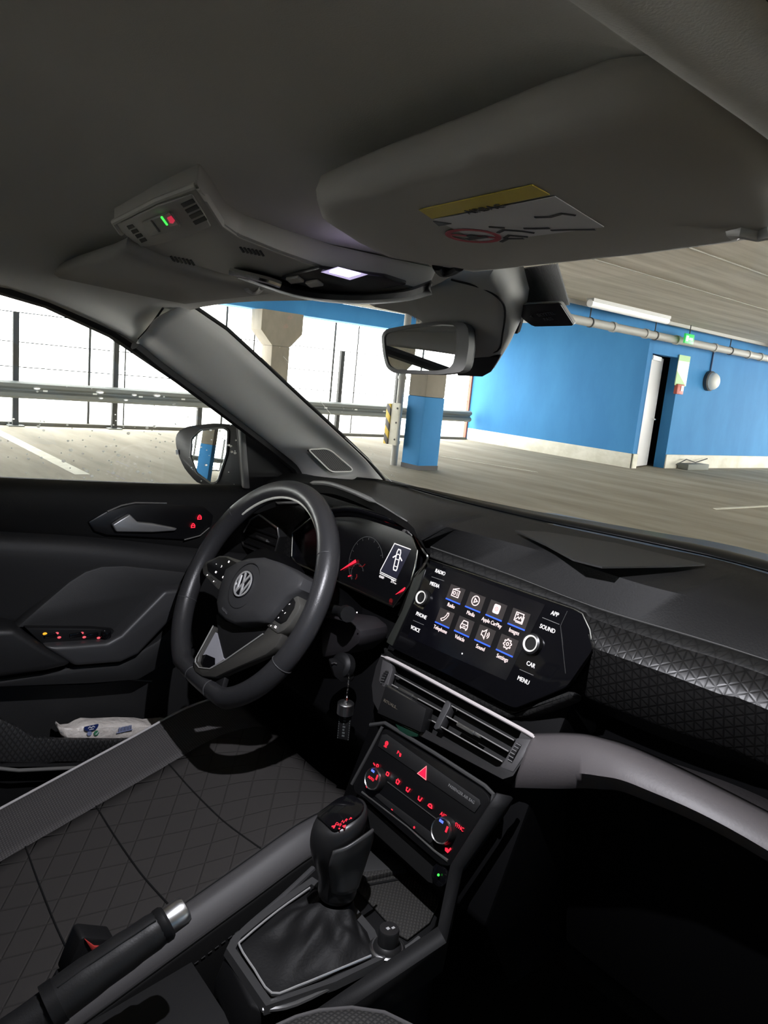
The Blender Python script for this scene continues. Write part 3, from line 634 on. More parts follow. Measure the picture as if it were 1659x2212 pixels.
# toll tag on the glass
tt = thing('toll_tag', 'black electronic toll tag stuck to the windscreen beside the sensor cover', 'toll tag', WF_.pix(1180, 680, .02))
tp = [(1114, 661), (1140, 656), (1207, 652), (1213, 656), (1240, 699), (1238, 703), (1156, 705), (1148, 702), (1129, 688)]
mesh('tag_case', G().frustum([WF_.pix(x + (5 if x > 1200 else 0), y - 3, .006) for x, y in tp], [WF_.pix(x, y, .027) for x, y in tp]), mat('tag case grey', (.36, .36, .35), .5), tt, bevel=.0015)
mesh('tag_face', G().prism([WF_.pix(1176 + (x - 1176) * .97, 681 + (y - 681) * .95, .0272) for x, y in tp], WF_.n * .001), mat('tag face', (.006, .006, .007), .4), tt, smooth=False)
a, b = WF_.pix(1150, 688), WF_.pix(1200, 681); TF = Fr(WF_.pix(1182, 684, .0285), b - a, WF_.n)
TFv = Fr(TF.o, TF.u, TF.n)
mesh('tag_lettering', G().text(TFv, 'SKYTTEL', .001, .0035, .0062, 0, .0003).text(TFv, 'PASS', -.001, -.0035, .0062, 0, .0003).prism([TFv(-.023, .0035, 0), TFv(-.018, .0055, 0), TFv(-.0195, .0035, 0), TFv(-.018, .0015, 0)], TFv.n * .0003), mat('tag grey print', (.16, .16, .165), .5), tt, smooth=False)

# door mirror outside
dm = thing('door_mirror', 'black door mirror outside the driver window reflecting the garage', 'mirror', P(450, 985, X=-.84))
mo = [(378, 946), (386, 930), (410, 920), (462, 914), (518, 918), (530, 930), (535, 1020), (520, 1052), (462, 1053), (425, 1043), (398, 1012), (383, 978)]
DF = Fr(P(450, 985, X=-.83), (.92, .39, 0), (.39, -.92, .075))
pf = rnd([DF.pix(x, y) for x, y in mo], .012, 2); ce = sum(pf, V()) / len(pf)
lay = [[p.lerp(ce, k) - DF.n * h for p in pf] for k, h in ((.55, .10), (.25, .085), (.06, .05), (0, .015), (0, 0), (.05, -.001))]
mesh('mirror_housing', G().loft(lay, closed=True, caps=True), mat('mirror housing black', (.012, .012, .014), .3), dm, angle=50)
mg = [(414, 948), (434, 929), (482, 924), (493, 930), (490, 980), (470, 1040), (457, 1045), (425, 1022), (412, 985)]
pg = rnd([DF.pix(x, y, .003) for x, y in mg], .006, 3)
mesh('mirror_glass', G().prism(pg, -DF.n * .0015), MIRROR, dm, smooth=False)
mesh('glass_rim', G().tube(pg, .0022, 6, closed=True), mat('rim shine', (.25, .25, .24), .3), dm)
mesh('indicator', G().prism([DF.pix(x, y, .002) for x, y in ((380, 972), (385, 971), (386, 982), (381, 982))], DF.n * .001), mat('indicator grey', (.7, .7, .7), .3), dm, smooth=False)
mesh('mirror_arm', G().box((-.80, DF.o.y + .02, 1.03), (-.70, DF.o.y + .12, 1.10)), BLK, dm, bevel=.01)
# ------------------------------------------------------------------ driver door
DOORP = mat('door plastic', (.014, .014, .0145), .6, bump=(600, .3, .001))
dd = thing('driver_door', 'black driver door trim with armrest, window switches and storage pocket', 'car door', (-.70, .3, .5))
mesh('door_shell', G().box((-.80, -.14, .34), (-.735, 1.02, 1.06)), BODY, dd)
# upper panel: sill rolls outward to the glass
top = PX([(-330, 1027), (0, 1044), (370, 1057), (560, 1060), (700, 1062)], -.685)
mid = PX([(-330, 1076), (0, 1093), (200, 1100), (400, 1108), (640, 1116)], -.672)
low = PX([(-330, 1126), (0, 1146), (200, 1158), (430, 1182), (640, 1205)], -.690)
sill = [p + V((-.06, 0, -.004)) for p in top]
back_ = [p + V((-.03, 0, -.004)) for p in low]
mesh('sill_panel', G().loft(grid([sill, top, mid, low, back_], 4, 4)), SOFT, dd, solid=.006, off=1)
l0 = PX([(-330, 1126), (0, 1147), (200, 1160), (430, 1184), (640, 1208)], -.692)
l1 = PX([(-330, 1154), (0, 1176), (200, 1188), (400, 1214), (640, 1240)], -.664)
l2 = PX([(-330, 1216), (0, 1240), (200, 1250), (400, 1262), (640, 1290)], -.668)
l3 = PX([(-330, 1353), (0, 1362), (200, 1376), (400, 1392), (640, 1400)], -.700)
mesh('lower_panel', G().loft(grid([l0, l1, l2, l3], 4, 4)), DOORP, dd, solid=.005, off=1)
tri = PX([(34, 1357), (90, 1308), (150, 1257), (185, 1235), (220, 1224), (270, 1222), (400, 1236), (430, 1262), (357, 1276), (320, 1300), (244, 1384), (200, 1366), (60, 1356)], -.655)
mesh('door_insert', G().prism(tri, (-.03, 0, 0)), mat('door insert', (.021, .021, .0215), .6, bump=(600, .3, .001)), dd, bevel=.004)
# armrest with cushion and grab handle
cu = PX([(-330, 1360), (0, 1359), (34, 1358), (95, 1399), (162, 1437), (100, 1452), (0, 1466), (-330, 1472)], -.612)
mesh('armrest_pad', G().prism(cu, (-.07, 0, 0)), LEATH, dd, bevel=.012, seg=4)
gr_ = PX([(95, 1398), (160, 1394), (232, 1389), (262, 1372), (356, 1276), (420, 1270), (430, 1300), (380, 1330), (300, 1415), (262, 1432), (162, 1440)], -.618)
mesh('grab_handle', G().prism(gr_, (-.075, 0, 0)), mat('grab handle plastic', (.035, .035, .037), .45), dd, bevel=.008, seg=4)
lw = PX([(-330, 1472), (0, 1467), (100, 1452), (162, 1440), (262, 1432), (340, 1385), (400, 1330), (420, 1400), (300, 1470), (200, 1478), (0, 1486), (-330, 1490)], -.64)
mesh('armrest_base', G().prism(lw, (-.07, 0, 0)), DOORP, dd, bevel=.006)
# switch plate
swp = PX([(55, 1357), (200, 1358), (248, 1362), (236, 1386), (160, 1391), (96, 1396)], -.640)
sp_ = mesh('switch_plate', G().prism(swp, (-.02, 0, 0)), BLK, dd, bevel=.002)
def pip(x, y, r, m_, X=-.6385, nm='switch_light'):
    c = P(x, y, X=X); return mesh(nm, G().ball(c, r, 10, (.5, 1.25, .8)), m_, sp_)
AMB = mat('amber backlight', (.3, .15, .01), .5, emit=(1.0, .42, .02), es=1.2)
PINKR = mat('soft red backlight', (.25, .04, .05), .5, emit=(.85, .10, .13), es=.9)
pip(97, 1369, .0030, AMB)
for x, y in ((123, 1368), (128, 1377), (177, 1367.5), (182, 1376.5), (213, 1378)): pip(x, y, .0027, PINKR)
for x, y in ((110, 1372), (165, 1371), (200, 1372)):
    c = P(x, y, X=-.637); mesh('window_switch', G().box(c + V((-.01, -.011, -.005)), c + V((.0, .011, .003))), GLOSS, sp_, bevel=.002)
c = P(229, 1369, X=-.636); mk = mesh('mirror_knob', G().lathe(c - V((0, 0, .004)), (.3, 0, 1), [(.009, 0), (.0085, .009), (.007, .011), (.001, .0112)], 18), GLOSS, sp_)
mesh('knob_mark', G().ball(P(226, 1364, X=-.634), .0017, 8).ball(P(233, 1367, X=-.634), .0015, 8), mat('grey print', (.5, .5, .5), .5), mk)
# handle recess, lever, lock buttons
rec = PX([(190, 1128), (232, 1104), (288, 1088), (360, 1088), (440, 1092), (462, 1112), (458, 1135), (432, 1156), (400, 1166), (300, 1160), (232, 1156), (205, 1148)], -.6655)
mesh('handle_recess', G().prism(rec, (-.02, 0, 0)), mat('recess black', (.007, .007, .008), .35), dd, bevel=.003)
mesh('recess_edge', G().tube(PX([(232, 1105), (262, 1092), (292, 1086), (360, 1087)], -.664), .0016, 6).tube(PX([(398, 1166), (432, 1157), (452, 1140)], -.664), .0012, 6), EDGE, dd)
lv = PX([(243, 1134), (262, 1122), (281, 1111), (298, 1128), (330, 1131), (384, 1142), (378, 1147), (330, 1150), (252, 1149)], -.652)
mesh('door_lever', G().prism(lv, (-.011, 0, 0)), mat('lever satin', (.42, .42, .42), .38, .7), dd, bevel=.0025, seg=3)
for x, y in ((431, 1118), (417, 1136)):
    c = P(x, y, X=-.664); LB = Fr(c, (0, 1, 0), (1, 0, 0))
    g = G().ribbon(LB, [(-.0035, -.003), (.0035, -.003), (.0035, .001), (-.0035, .001)], .0016, 0, .0006, closed=True).ribbon(LB, [(-.0024, .001), (-.0022, .0036), (0, .005), (.0022, .0036), (.0024, .001)], .0013, 0, .0006)
    mesh('lock_symbol', g, RED, dd, smooth=False)
# pocket
mesh('pocket_back', G().prism(PX([(-330, 1476), (0, 1484), (200, 1478), (300, 1466), (420, 1400), (520, 1330), (640, 1300), (640, 1700), (-330, 1698)], -.705), (-.02, 0, 0)), DOORP, dd)
pw = PX([(-330, 1528), (0, 1553), (40, 1572), (72, 1593), (130, 1598), (250, 1599), (330, 1596), (380, 1572), (414, 1540), (420, 1560), (395, 1600), (330, 1620), (190, 1650), (0, 1656), (-330, 1654)], -.632)
mesh('pocket_wall', G().prism(pw, (-.012, 0, 0)), lines_mat('pocket texture', (.028, .028, .029), (.012, .012, .012), [((0, 1, .6), .009, .3), ((0, 1, -.6), .009, .3)], .5), dd, bevel=.003)
mesh('pocket_floor', G().prism([p + V((0, 0, -.005)) for p in PX([(-330, 1638), (400, 1640)], -.632)] + [p + V((-.07, 0, -.005)) for p in reversed(PX([(-330, 1638), (400, 1640)], -.632))], (0, 0, -.01)), DOORP, dd)
mesh('pocket_strip', G().tube(PX([(-330, 1650), (0, 1660), (40, 1664), (190, 1657)], -.628), .0032, 8), EDGE, dd)
mesh('panel_groove', G().tube(PX([(300, 1420), (330, 1424), (343, 1426)], -.69), .0015, 6).tube(PX([(265, 1466), (300, 1469), (328, 1471)], -.70), .0015, 6), EDGE, dd)
mesh('lower_skirt', G().prism(PX([(-330, 1658), (0, 1666), (330, 1650), (640, 1640), (640, 1900), (-330, 1898)], -.68), (-.03, 0, 0)), BLK2, dd)
# sail panel with the bar behind the mirror
mesh('sail_panel', G().prism(PX([(518, 903), (560, 940), (650, 1004), (675, 1046), (675, 1064), (532, 1058)], -.676), (-.02, 0, 0)), BLK, dd)
mesh('window_bar', G().prism(PX([(518, 906), (529, 908), (541, 1056), (528, 1056)], -.668), (-.012, 0, 0)), mat('window bar', (.13, .13, .125), .55), dd, bevel=.003)
wg = mesh('window_glass', G().prism(PX([(-330, 546), (0, 622), (240, 716), (460, 866), (524, 905), (532, 1062), (-330, 1048)], -.712), (-.004, 0, 0)), GL, dd)
M_ = bpy.data.materials.new('water'); M_.use_nodes = True; nt = M_.node_tree; nt.nodes.clear()
o_ = nt.nodes.new('ShaderNodeOutputMaterial'); t_ = nt.nodes.new('ShaderNodeBsdfGlass'); t_.inputs['IOR'].default_value = 1.33
u_ = nt.nodes.new('ShaderNodeBsdfTranslucent'); u_.inputs[0].default_value = (1, 1, .98, 1); x_ = nt.nodes.new('ShaderNodeMixShader'); x_.inputs[0].default_value = .5
nt.links.new(t_.outputs[0], x_.inputs[1]); nt.links.new(u_.outputs[0], x_.inputs[2]); nt.links.new(x_.outputs[0], o_.inputs[0])
rg = random.Random(5); g = G()
for i in range(150):
    x = rg.uniform(0, 520); y = rg.uniform(690 + .4 * x, 1052) if rg.random() < .35 else rg.uniform(900, 1052)
    s = rg.choice((.5, .6, .7, .9, 1.4)) * .0021
    g.ball(P(x, y, X=-.718), s, 6, (.5, 1.3, .9))
for x, y, s in ((80, 839, .004), (216, 847, .005), (339, 854, .005), (290, 853, .0035), (272, 864, .003), (84, 1044, .005), (386, 1050, .004), (218, 860, .003)):
    g.ball(P(x, y, X=-.718), s, 8, (.5, 1.5, .8))
wdp = mesh('water_drops', g, M_, wg); wdp['kind'] = 'stuff'

# pack of wipes in the pocket
wp = thing('wipes_pack', 'white crumpled plastic pack with blue and green marks in the door pocket', 'wipes pack', P(215, 1590, X=-.655))
pk = [(129, 1577), (131, 1573), (140, 1580), (158, 1578), (172, 1570), (185, 1565), (210, 1566), (260, 1563), (302, 1564), (320, 1567), (360, 1563), (378, 1566), (366, 1578), (344, 1582), (330, 1600), (300, 1604), (220, 1606), (142, 1604), (134, 1590)]
f0 = PX(pk, -.646); ce = sum(f0, V()) / len(f0)
lay = [[p.lerp(ce, k) + V((h, 0, 0)) for p in f0] for k, h in ((.0, -.03), (-.01, -.018), (0, -.006), (.10, .0), (.3, .002))]
for r in lay[2:]:
    for q in r: q.x += rg.uniform(-.003, .003)
WR = mat('white wrapper', (.85, .79, .73), .35, bump=(60, .8, .006))
mesh('wrapper', G().loft(lay, closed=True, caps=True), WR, wp, angle=60)
wf = Fr(P(215, 1585, X=-.6405), (0, 1, 0), (1, 0, 0))
def wuv(x, y): return wf.uv(x, y)
def seal(x, y, r, m_, nm):
    u, v = wuv(x, y); return mesh(nm, G().disc(wf, u, v, r, 0, .0015), m_, wp, smooth=False)
u, v = wuv(197, 1569)
NAVY = mat('navy print', (.012, .03, .16), .5)
bd = mesh('round_badge', G().prism([wf(u + .0125 * math.cos(a_), v + .0085 * math.sin(a_), 0) for a_ in [math.pi + i * math.pi / 12 for i in range(13)]] + [wf(u + .0125, v + .002, 0), wf(u - .0125, v + .002, 0)], wf.n * .0016), NAVY, wp, smooth=False)
mesh('badge_mark', G().ribbon(wf, [(u - .006, v - .002), (u - .003, v + .0005), (u, v - .002), (u + .003, v + .0005), (u + .006, v - .002)], .0018, .0017, .002).ribbon(wf, [(u - .004, v - .005), (u + .004, v - .005)], .0016, .0017, .002), mat('white print', (.7, .7, .75), .5), bd, smooth=False)
seal(193, 1584, .0042, mat('pale blue print', (.28, .33, .55), .5), 'pale_seal')
u, v = wuv(208, 1583)
e_ = mesh('green_seal', G().disc(wf, u, v, .0045, 0, .0015), mat('green print', (.05, .25, .12), .5), wp, smooth=False)
mesh('seal_mark', G().ribbon(wf, [(u - .002, v - .002), (u + .001, v - .0005), (u + .0035, v + .003)], .0016, .0016, .002), MATS['white print'], e_, smooth=False)
u, v = wuv(270, 1573); g = G()
for i in range(12): g.fbox(wf, u - .012 + i * .0021, v - .004, u - .012 + i * .0021 + (.001 if i % 3 else .0014), v + .004, 0, .0015)
g.fbox(wf, u - .016, v - .0062, u + .014, v - .005, 0, .0015)
mesh('barcode', g, MATS['pale blue print'], wp, smooth=False)
# ------------------------------------------------------------------ seats
MESHF = lines_mat('grey woven mesh', (.115, .108, .108), (.05, .047, .047), [((1, .0, .3), .0042, .30), ((0, 1, .3), .0042, .30)], .8, .0006)
QUILT = lines_mat('diamond quilted cloth', (.058, .054, .052), (.047, .044, .042), [((.62, .785, 0), .040, .05), ((.84, -.55, 0), .040, .05)], .9, .003, .1, .45)
CLOTH = mat('plain seat cloth', (.06, .057, .055), .92, spec=.1, bump=(1200, .2, .0008))
GLEA = mat('grey leatherette', (.085, .082, .084), .55, bump=(700, .12, .0006))
BLEA = mat('black leatherette', (.012, .012, .012), .5, bump=(700, .12, .0006))
ds = thing('driver_seat', 'dark driver seat with a quilted centre and grey woven side band', 'car seat', (-.37, .25, .4))
def zb(y): return .572 + .335 * (y - .235)
def fall(y): return -.9 * max(0, y - .60) ** 1.3
ys = (-.12, 0, .12, .24, .36, .48, .58, .65, .70)
def seat_rows(xz): return [[(x, y, zb(y) + dz + fall(y)) for x, dz in xz] for y in ys]
def strip(name, xz, m_, k=(3, 3), **kw): return mesh(name, G().loft(grid(list(map(list, zip(*seat_rows(xz)))), k[0], k[1])), m_, ds, solid=.01, **kw)
strip('outer_side', [(-.615, -.10), (-.613, -.03), (-.603, .004), (-.590, .014)], BLK2)
strip('woven_band', [(-.588, .014), (-.57, .0135), (-.53, .006), (-.482, .0)], MESHF)
strip('quilted_centre', [(-.483, .0), (-.40, -.008), (-.30, -.010), (-.215, -.001), (-.188, .003)], QUILT)
strip('inner_band', [(-.188, .003), (-.172, .004), (-.160, -.003), (-.150, -.014), (-.146, -.024)], GLEA)
strip('inner_side', [(-.147, -.022), (-.141, -.05), (-.137, -.10), (-.137, -.18)], BLEA)
mesh('piping', G().tube(cr([(-.5885, y, zb(y) + .0155 + fall(y)) for y in ys], 4), .0022, 8), mat('silver piping', (.62, .6, .6), .5), ds)
mesh('inner_seam', G().tube(cr([(-.188, y, zb(y) + .0035 + fall(y)) for y in ys], 4), .0012, 6).tube(cr([(-.1465, y, zb(y) - .0235 + fall(y)) for y in ys], 4), .0014, 6), BLEA, ds)
st = G()
for i in range(60):
    y = .10 + i * .0095; st.tube([(-.1395, y, zb(y) - .05 + fall(y)), (-.1395, y + .0055, zb(y + .0055) - .05 + fall(y + .0055))], .0007, 5)
mesh('stitching', st, mat('dark thread', (.03, .03, .03), .7), ds)
cs = G()
def cdz(x):
    k = [(-.483, 0), (-.44, -.0045), (-.40, -.008), (-.35, -.0097), (-.30, -.010), (-.255, -.006), (-.215, -.001), (-.188, .003)]
    for (a, p), (b, q) in zip(k, k[1:]):
        if x <= b: return p + (q - p) * (x - a) / (b - a)
    return .003
for (xa, ya), (xb, yb) in (((-.482, .272), (-.19, .265)), ((-.482, .378), (-.19, .385)), ((-.482, .50), (-.19, .515))):
    cs.tube(cr([(xa + (xb - xa) * t, ya + (yb - ya) * t, zb(ya + (yb - ya) * t) + cdz(xa + (xb - xa) * t) + .0006) for t in [i / 8 for i in range(9)]], 2), .0013, 6)
mesh('cross_seam', cs, BLEA, ds)
mesh('front_roll', G().prism([(-.60, .66, .42), (-.60, .70, .60), (-.60, .68, .66), (-.60, .62, .665), (-.60, .60, .42)], (.45, 0, 0)), CLOTH, ds, bevel=.02)
mesh('seat_base', G().box((-.60, -.12, .36), (-.14, .62, .50)), BLK2, ds, bevel=.01)
mesh('backrest', G().loft([[(x, y + .0, z) for x, y, z in ((-.62, -.10 - q * .32 + .05, .55 + q * .66), (-.54, -.14 - q * .32, .55 + q * .66), (-.37, -.16 - q * .32, .55 + q * .66), (-.20, -.14 - q * .32, .55 + q * .66), (-.12, -.10 - q * .32 + .05, .55 + q * .66), (-.14, -.27 - q * .32, .55 + q * .66), (-.60, -.27 - q * .32, .55 + q * .66))] for q in (0, .25, .5, .75, .95)], closed=True, caps=True), BLEA, ds, bevel=.02)
mesh('headrest', G().box((-.49, -.56, 1.22), (-.25, -.46, 1.38)), BLEA, ds, bevel=.03, seg=4)

ps = thing('passenger_seat', 'passenger seat with its dark woven cushion corner at the bottom edge', 'car seat', (.34, .2, .4))
pz = .70
ol = [P(x, y, Z=pz) for x, y in ((580, 2240), (600, 2212), (640, 2194), (690, 2180), (760, 2174), (830, 2184), (890, 2213))]
ol = [V((.092, -.1, pz)), V((.092, .2, pz))] + ol + [V((.23, .50, pz)), V((.46, .50, pz)), V((.57, .46, pz)), V((.60, .36, pz)), V((.60, -.1, pz))]
ol = [V((p.x, p.y, pz)) for p in ol]; ce = sum(ol, V()) / len(ol)
PMESH = lines_mat('black woven mesh', (.06, .058, .055), (.012, .012, .012), [((.97, .25, 0), .0052, .42), ((-.25, .97, 0), .0052, .42)], .75, .001)
mesh('cushion_top', G().loft([[p + V((0, 0, -.004)) for p in ol], [p.lerp(ce, .02) for p in ol], [p.lerp(ce, .10) + V((0, 0, .004)) for p in ol], [p.lerp(ce, .5) + V((0, 0, .004)) for p in ol]], closed=True, caps=True), PMESH, ps)
mesh('cushion_side', G().loft([[p + V((0, 0, -.006)) for p in ol], [p.lerp(ce, -.012) + V((0, 0, -.03)) for p in ol], [p + V((0, 0, -.15)) for p in ol]], closed=True), BLEA, ps)
mesh('piping', G().tube([p + V((0, 0, -.003)) for p in ol], .0032, 8, closed=True), GLEA, ps)
mesh('seat_base', G().box((.14, -.1, .36), (.56, .44, .56)), BLK2, ps)
mesh('backrest', G().loft([[(x, y - q * .30, .56 + q * .66) for x, y in ((.12, -.16), (.34, -.22), (.58, -.16), (.58, -.34), (.12, -.34))] for q in (0, .5, .95)], closed=True, caps=True), BLEA, ps, bevel=.02)

# seat belt buckle
bk_ = thing('belt_buckle', 'black seat belt buckle with a red button beside the handbrake', 'buckle', P(190, 2070, X=-.075))
X0 = -.075
bb = PX([(174, 2029), (184, 2025), (250, 2031), (236, 2060), (205, 2100), (180, 2130), (138, 2118), (158, 2066)], X0)
mesh('buckle_body', G().prism(bb, (-.026, 0, 0)), BLK, bk_, bevel=.003)
mesh('red_button', G().prism([p + V((.002, 0, 0)) for p in PX([(182, 2027), (203, 2042), (236, 2043), (234, 2052), (198, 2053)], X0)], (-.02, .0, 0)), mat('red button', (.42, .035, .03), .5), bk_, bevel=.001)
mesh('stalk', G().tube([P(150, 2110, X=X0 - .012), P(110, 2180, X=X0 - .012), P(80, 2260, X=X0 - .012)], .016, 10), BLK, bk_)

# handbrake
hbk = thing('handbrake', 'black leather handbrake lever with a silver release button', 'handbrake', P(150, 2180, X=-.02))
XH = -.02
pts = PX([(352, 1998), (330, 2014), (270, 2056), (190, 2112), (120, 2164)], XH)
mesh('grip', G().tube(cr(pts, 3), [.0175] * 3 + [.0185] * 3 + [.0195] * 3 + [.0205] * 4, 16), LEATH, hbk)
ax = (pts[0] - pts[1]).normalized()
mesh('grip_collar', G().lathe(pts[0] - ax * .006, ax, [(.0165, 0), (.0182, .003), (.0182, .009), (.0160, .012)], 20), BLK, hbk)
mesh('release_button', G().lathe(pts[0] + ax * .002, ax, [(.0145, 0), (.0145, .020), (.0125, .0245), (.008, .0262), (.001, .0268)], 20), SATIN, hbk)
mesh('rear_collar', G().tube([pts[-1] + ax * .004, pts[-1] - ax * .008], .0215, 16), BLK, hbk)
mesh('lever_root', G().tube([pts[-1], P(60, 2212, X=XH), P(-60, 2300, X=XH)], [.017, .018, .02], 12), BLK2, hbk)
mesh('seam', G().tube([p + V((.006, 0, .0185 + .0008 * i)) for i, p in enumerate(pts[1:])], .001, 6), BLK, hbk)
# ------------------------------------------------------------------ dashboard
TRI = lines_mat('triangle relief decor', (.015, .0147, .0145), (.003, .003, .003), [((1, 0, 0), .0105, .15), ((.5, .1, .86), .0105, .15), ((.5, -.1, -.86), .0105, .15)], .42, .0007, .4, .35)
TRI2 = lines_mat('fine triangle relief', (.019, .019, .0185), (.009, .009, .009), [((1, 0, 0), .0105, .12), ((.5, .2, .86), .0105, .12), ((.5, -.2, -.86), .0105, .12)], .55, .0005, .25, .3)
da = thing('dashboard', 'black dashboard with soft top pad, triangle textured decor and grey padded shelf', 'dashboard', (0, .8, .9))
c0 = [V((-.64, .86, 1.135)), V((-.57, .89, 1.14))] + [P(x, y, Z=1.146) for x, y in ((830, 1041), (960, 1078), (1150, 1124), (1400, 1178), (1659, 1240))] + [V((.66, .86, 1.14))]
ca = [V((-.64, .84, 1.140))] + [P(x, y, Z=z) for x, y, z in ((690, 1037, 1.150), (780, 1043, 1.152), (900, 1072, 1.151), (1050, 1108, 1.150), (1250, 1152, 1.149), (1500, 1212, 1.148), (1659, 1262, 1.146))] + [V((.66, .80, 1.146))]
cm = [V((-.64, .79, 1.142))] + [P(x, y, Z=z) for x, y, z in ((680, 1039, 1.150), (740, 1045, 1.152), (850, 1090, 1.149), (960, 1136, 1.143), (1150, 1185, 1.138), (1380, 1260, 1.136), (1659, 1335, 1.136))] + [V((.66, .74, 1.14))]
cl = [V((-.64, .75, 1.125)), P(671, 1044, Y=.75), P(720, 1048, Y=.73), P(800, 1080, Y=.705), P(880, 1127, Y=.695), P(908, 1162, Y=.725), P(932, 1180, Y=.765), P(1100, 1239, Y=.775), P(1290, 1311, Y=.78), P(1659, 1424, Y=.78), V((.66, .78, 1.10))]
cu_ = [p + V((0, .012, -.018)) for p in cl]
def path_rows(lines, n): return [resample(cr(l, 8), n) for l in lines] if len({len(l) for l in lines}) > 1 else [cr(l, 10) for l in lines]
mesh('top_pad', G().loft(path_rows([c0, ca, cm, cl, cu_], 90)), SOFT, da, angle=50)
mesh('speaker_recess', G().prism([P(x, y, Z=1.1492) + V((0, 0, 0)) for x, y in ((1112, 1148), (1180, 1152), (1330, 1176), (1522, 1222), (1450, 1226), (1300, 1228), (1238, 1212), (1180, 1180))], (0, 0, .0022)), mat('recess dark', (.009, .009, .009), .6), da, smooth=False)
mesh('pad_lip_line', G().tube(cr([p + V((0, -.001, -.001)) for p in cl[6:]], 6), .0011, 6), mat('lip shine', (.06, .06, .058), .5), da)
mesh('hood_lip', G().tube(cr([p + V((0, -.001, .001)) for p in cl[1:5]], 6), [.001] + [.0042] * 7 + [.004] * 5 + [.001] * 6, 8), mat('hood lip', (.12, .12, .115), .5, bump=(500, .3, .001)), da)  # lighter tube paints the pad lip catching light
# dark fascia behind the wheel and under the pad
mesh('driver_fascia', G().prism([(-.66, .77, 1.13), (-.66, .80, 1.0), (-.66, .74, .93), (-.66, .68, .80), (-.66, .80, .62), (-.66, 1.05, .62), (-.66, 1.05, 1.13)], (.50, 0, 0)), mat('fascia black', (.003, .003, .0034), .6, spec=.12), da, bevel=.006)
mesh('centre_stack', G().prism([(-.165, .79, 1.10), (-.165, .72, .94), (-.165, .69, .88), (-.165, .63, .72), (-.165, .70, .60), (-.165, 1.05, .60), (-.165, 1.05, 1.10)], (.30, 0, 0)), MATS['fascia black'], da, bevel=.006)
mesh('glovebox', G().prism([(.135, .76, .93), (.135, .745, .90), (.135, .80, .62), (.135, 1.05, .60), (.135, 1.05, .93)], (.53, 0, 0)), MATS['fascia black'], da, bevel=.01)
mesh('shelf_recess', G().prism([(.10, .80, 1.01), (.10, .80, .93), (.10, 1.0, .93), (.10, 1.0, 1.09), (.10, .80, 1.09)], (.56, 0, 0)), MATS['fascia black'], da)
# passenger decor
d0 = [P(930, 1186, Y=.768), P(1100, 1246, Y=.776), P(1290, 1318, Y=.782), P(1659, 1432, Y=.782), V((.66, .78, 1.10))]
d1 = [P(930, 1206, Y=.752), P(1100, 1268, Y=.754), P(1256, 1322, Y=.757), P(1290, 1360, Y=.750), P(1450, 1405, Y=.748), P(1659, 1470, Y=.748), V((.66, .748, 1.085))]
mesh('decor_top', G().loft(path_rows([d0, [a.lerp(b, .5) for a, b in zip(resample(d0, 40), resample(d1, 40))], d1], 60)), TRI2, da, solid=.004, off=1)
e0 = [P(1256, 1322, Y=.757), P(1300, 1345, Y=.753), P(1450, 1395, Y=.750), P(1659, 1462, Y=.750), V((.66, .750, 1.09))]
e1_ = [P(1284, 1398, Y=.737), P(1340, 1418, Y=.734), P(1440, 1453, Y=.733), P(1560, 1498, Y=.734), P(1659, 1530, Y=.735), V((.66, .735, 1.06))]
e1b = [p + V((0, .003, -.006)) for p in e1_]
e2_ = [P(1232, 1480, Y=.752), P(1330, 1520, Y=.752), P(1440, 1560, Y=.753), P(1560, 1600, Y=.755), P(1659, 1640, Y=.757), V((.66, .757, 1.01))]
e3_ = [P(1222, 1500, Y=.772), P(1330, 1545, Y=.776), P(1440, 1590, Y=.778), P(1560, 1632, Y=.78), P(1659, 1668, Y=.78), V((.66, .78, .99))]
mesh('decor_panel', G().loft(path_rows([e0, e1_, e1b, e2_, e3_], 60)), TRI, da, solid=.004, off=1, angle=40)
mesh('decor_strip', G().prism(PY([(826, 1396), (900, 1436), (985, 1480), (1098, 1534), (1112, 1536), (1225, 1492), (1243, 1494), (1236, 1508), (1140, 1546), (1098, 1552), (1060, 1540), (940, 1482), (830, 1422)], .712), (0, .02, -.01)), TRI2, da, bevel=.004)
# padded shelf
SHELF = mat('grey padded shelf', (.095, .086, .088), .5, bump=(330, .2, .0008))
s0 = [P(1152, 1590, Y=.72), P(1230, 1590, Y=.725), P(1292, 1598, Y=.73), P(1400, 1634, Y=.73), P(1659, 1762, Y=.73), V((.66, .73, .96))]
s1 = [P(1152, 1598, Y=.692), P(1230, 1598, Y=.69), P(1290, 1606, Y=.688), P(1400, 1646, Y=.685), P(1659, 1773, Y=.685), V((.66, .685, .985))]
s2 = [P(1142, 1620, Y=.674), P(1220, 1622, Y=.670), P(1290, 1632, Y=.666), P(1395, 1668, Y=.664), P(1659, 1800, Y=.662), V((.66, .662, .97))]
s3 = [P(1124, 1664, Y=.664), P(1205, 1666, Y=.660), P(1290, 1672, Y=.657), P(1388, 1698, Y=.656), P(1659, 1832, Y=.655), V((.66, .655, .95))]
s4 = [P(1106, 1694, Y=.672), P(1200, 1696, Y=.670), P(1290, 1696, Y=.668), P(1380, 1714, Y=.666), P(1659, 1850, Y=.665), V((.66, .665, .935))]
s5 = [p + V((0, .09, .004)) for p in s4]
mesh('padded_shelf', G().loft(path_rows([s0, s1, s2, s3, s4, s5], 70)), SHELF, da, solid=.004, off=1, angle=60)
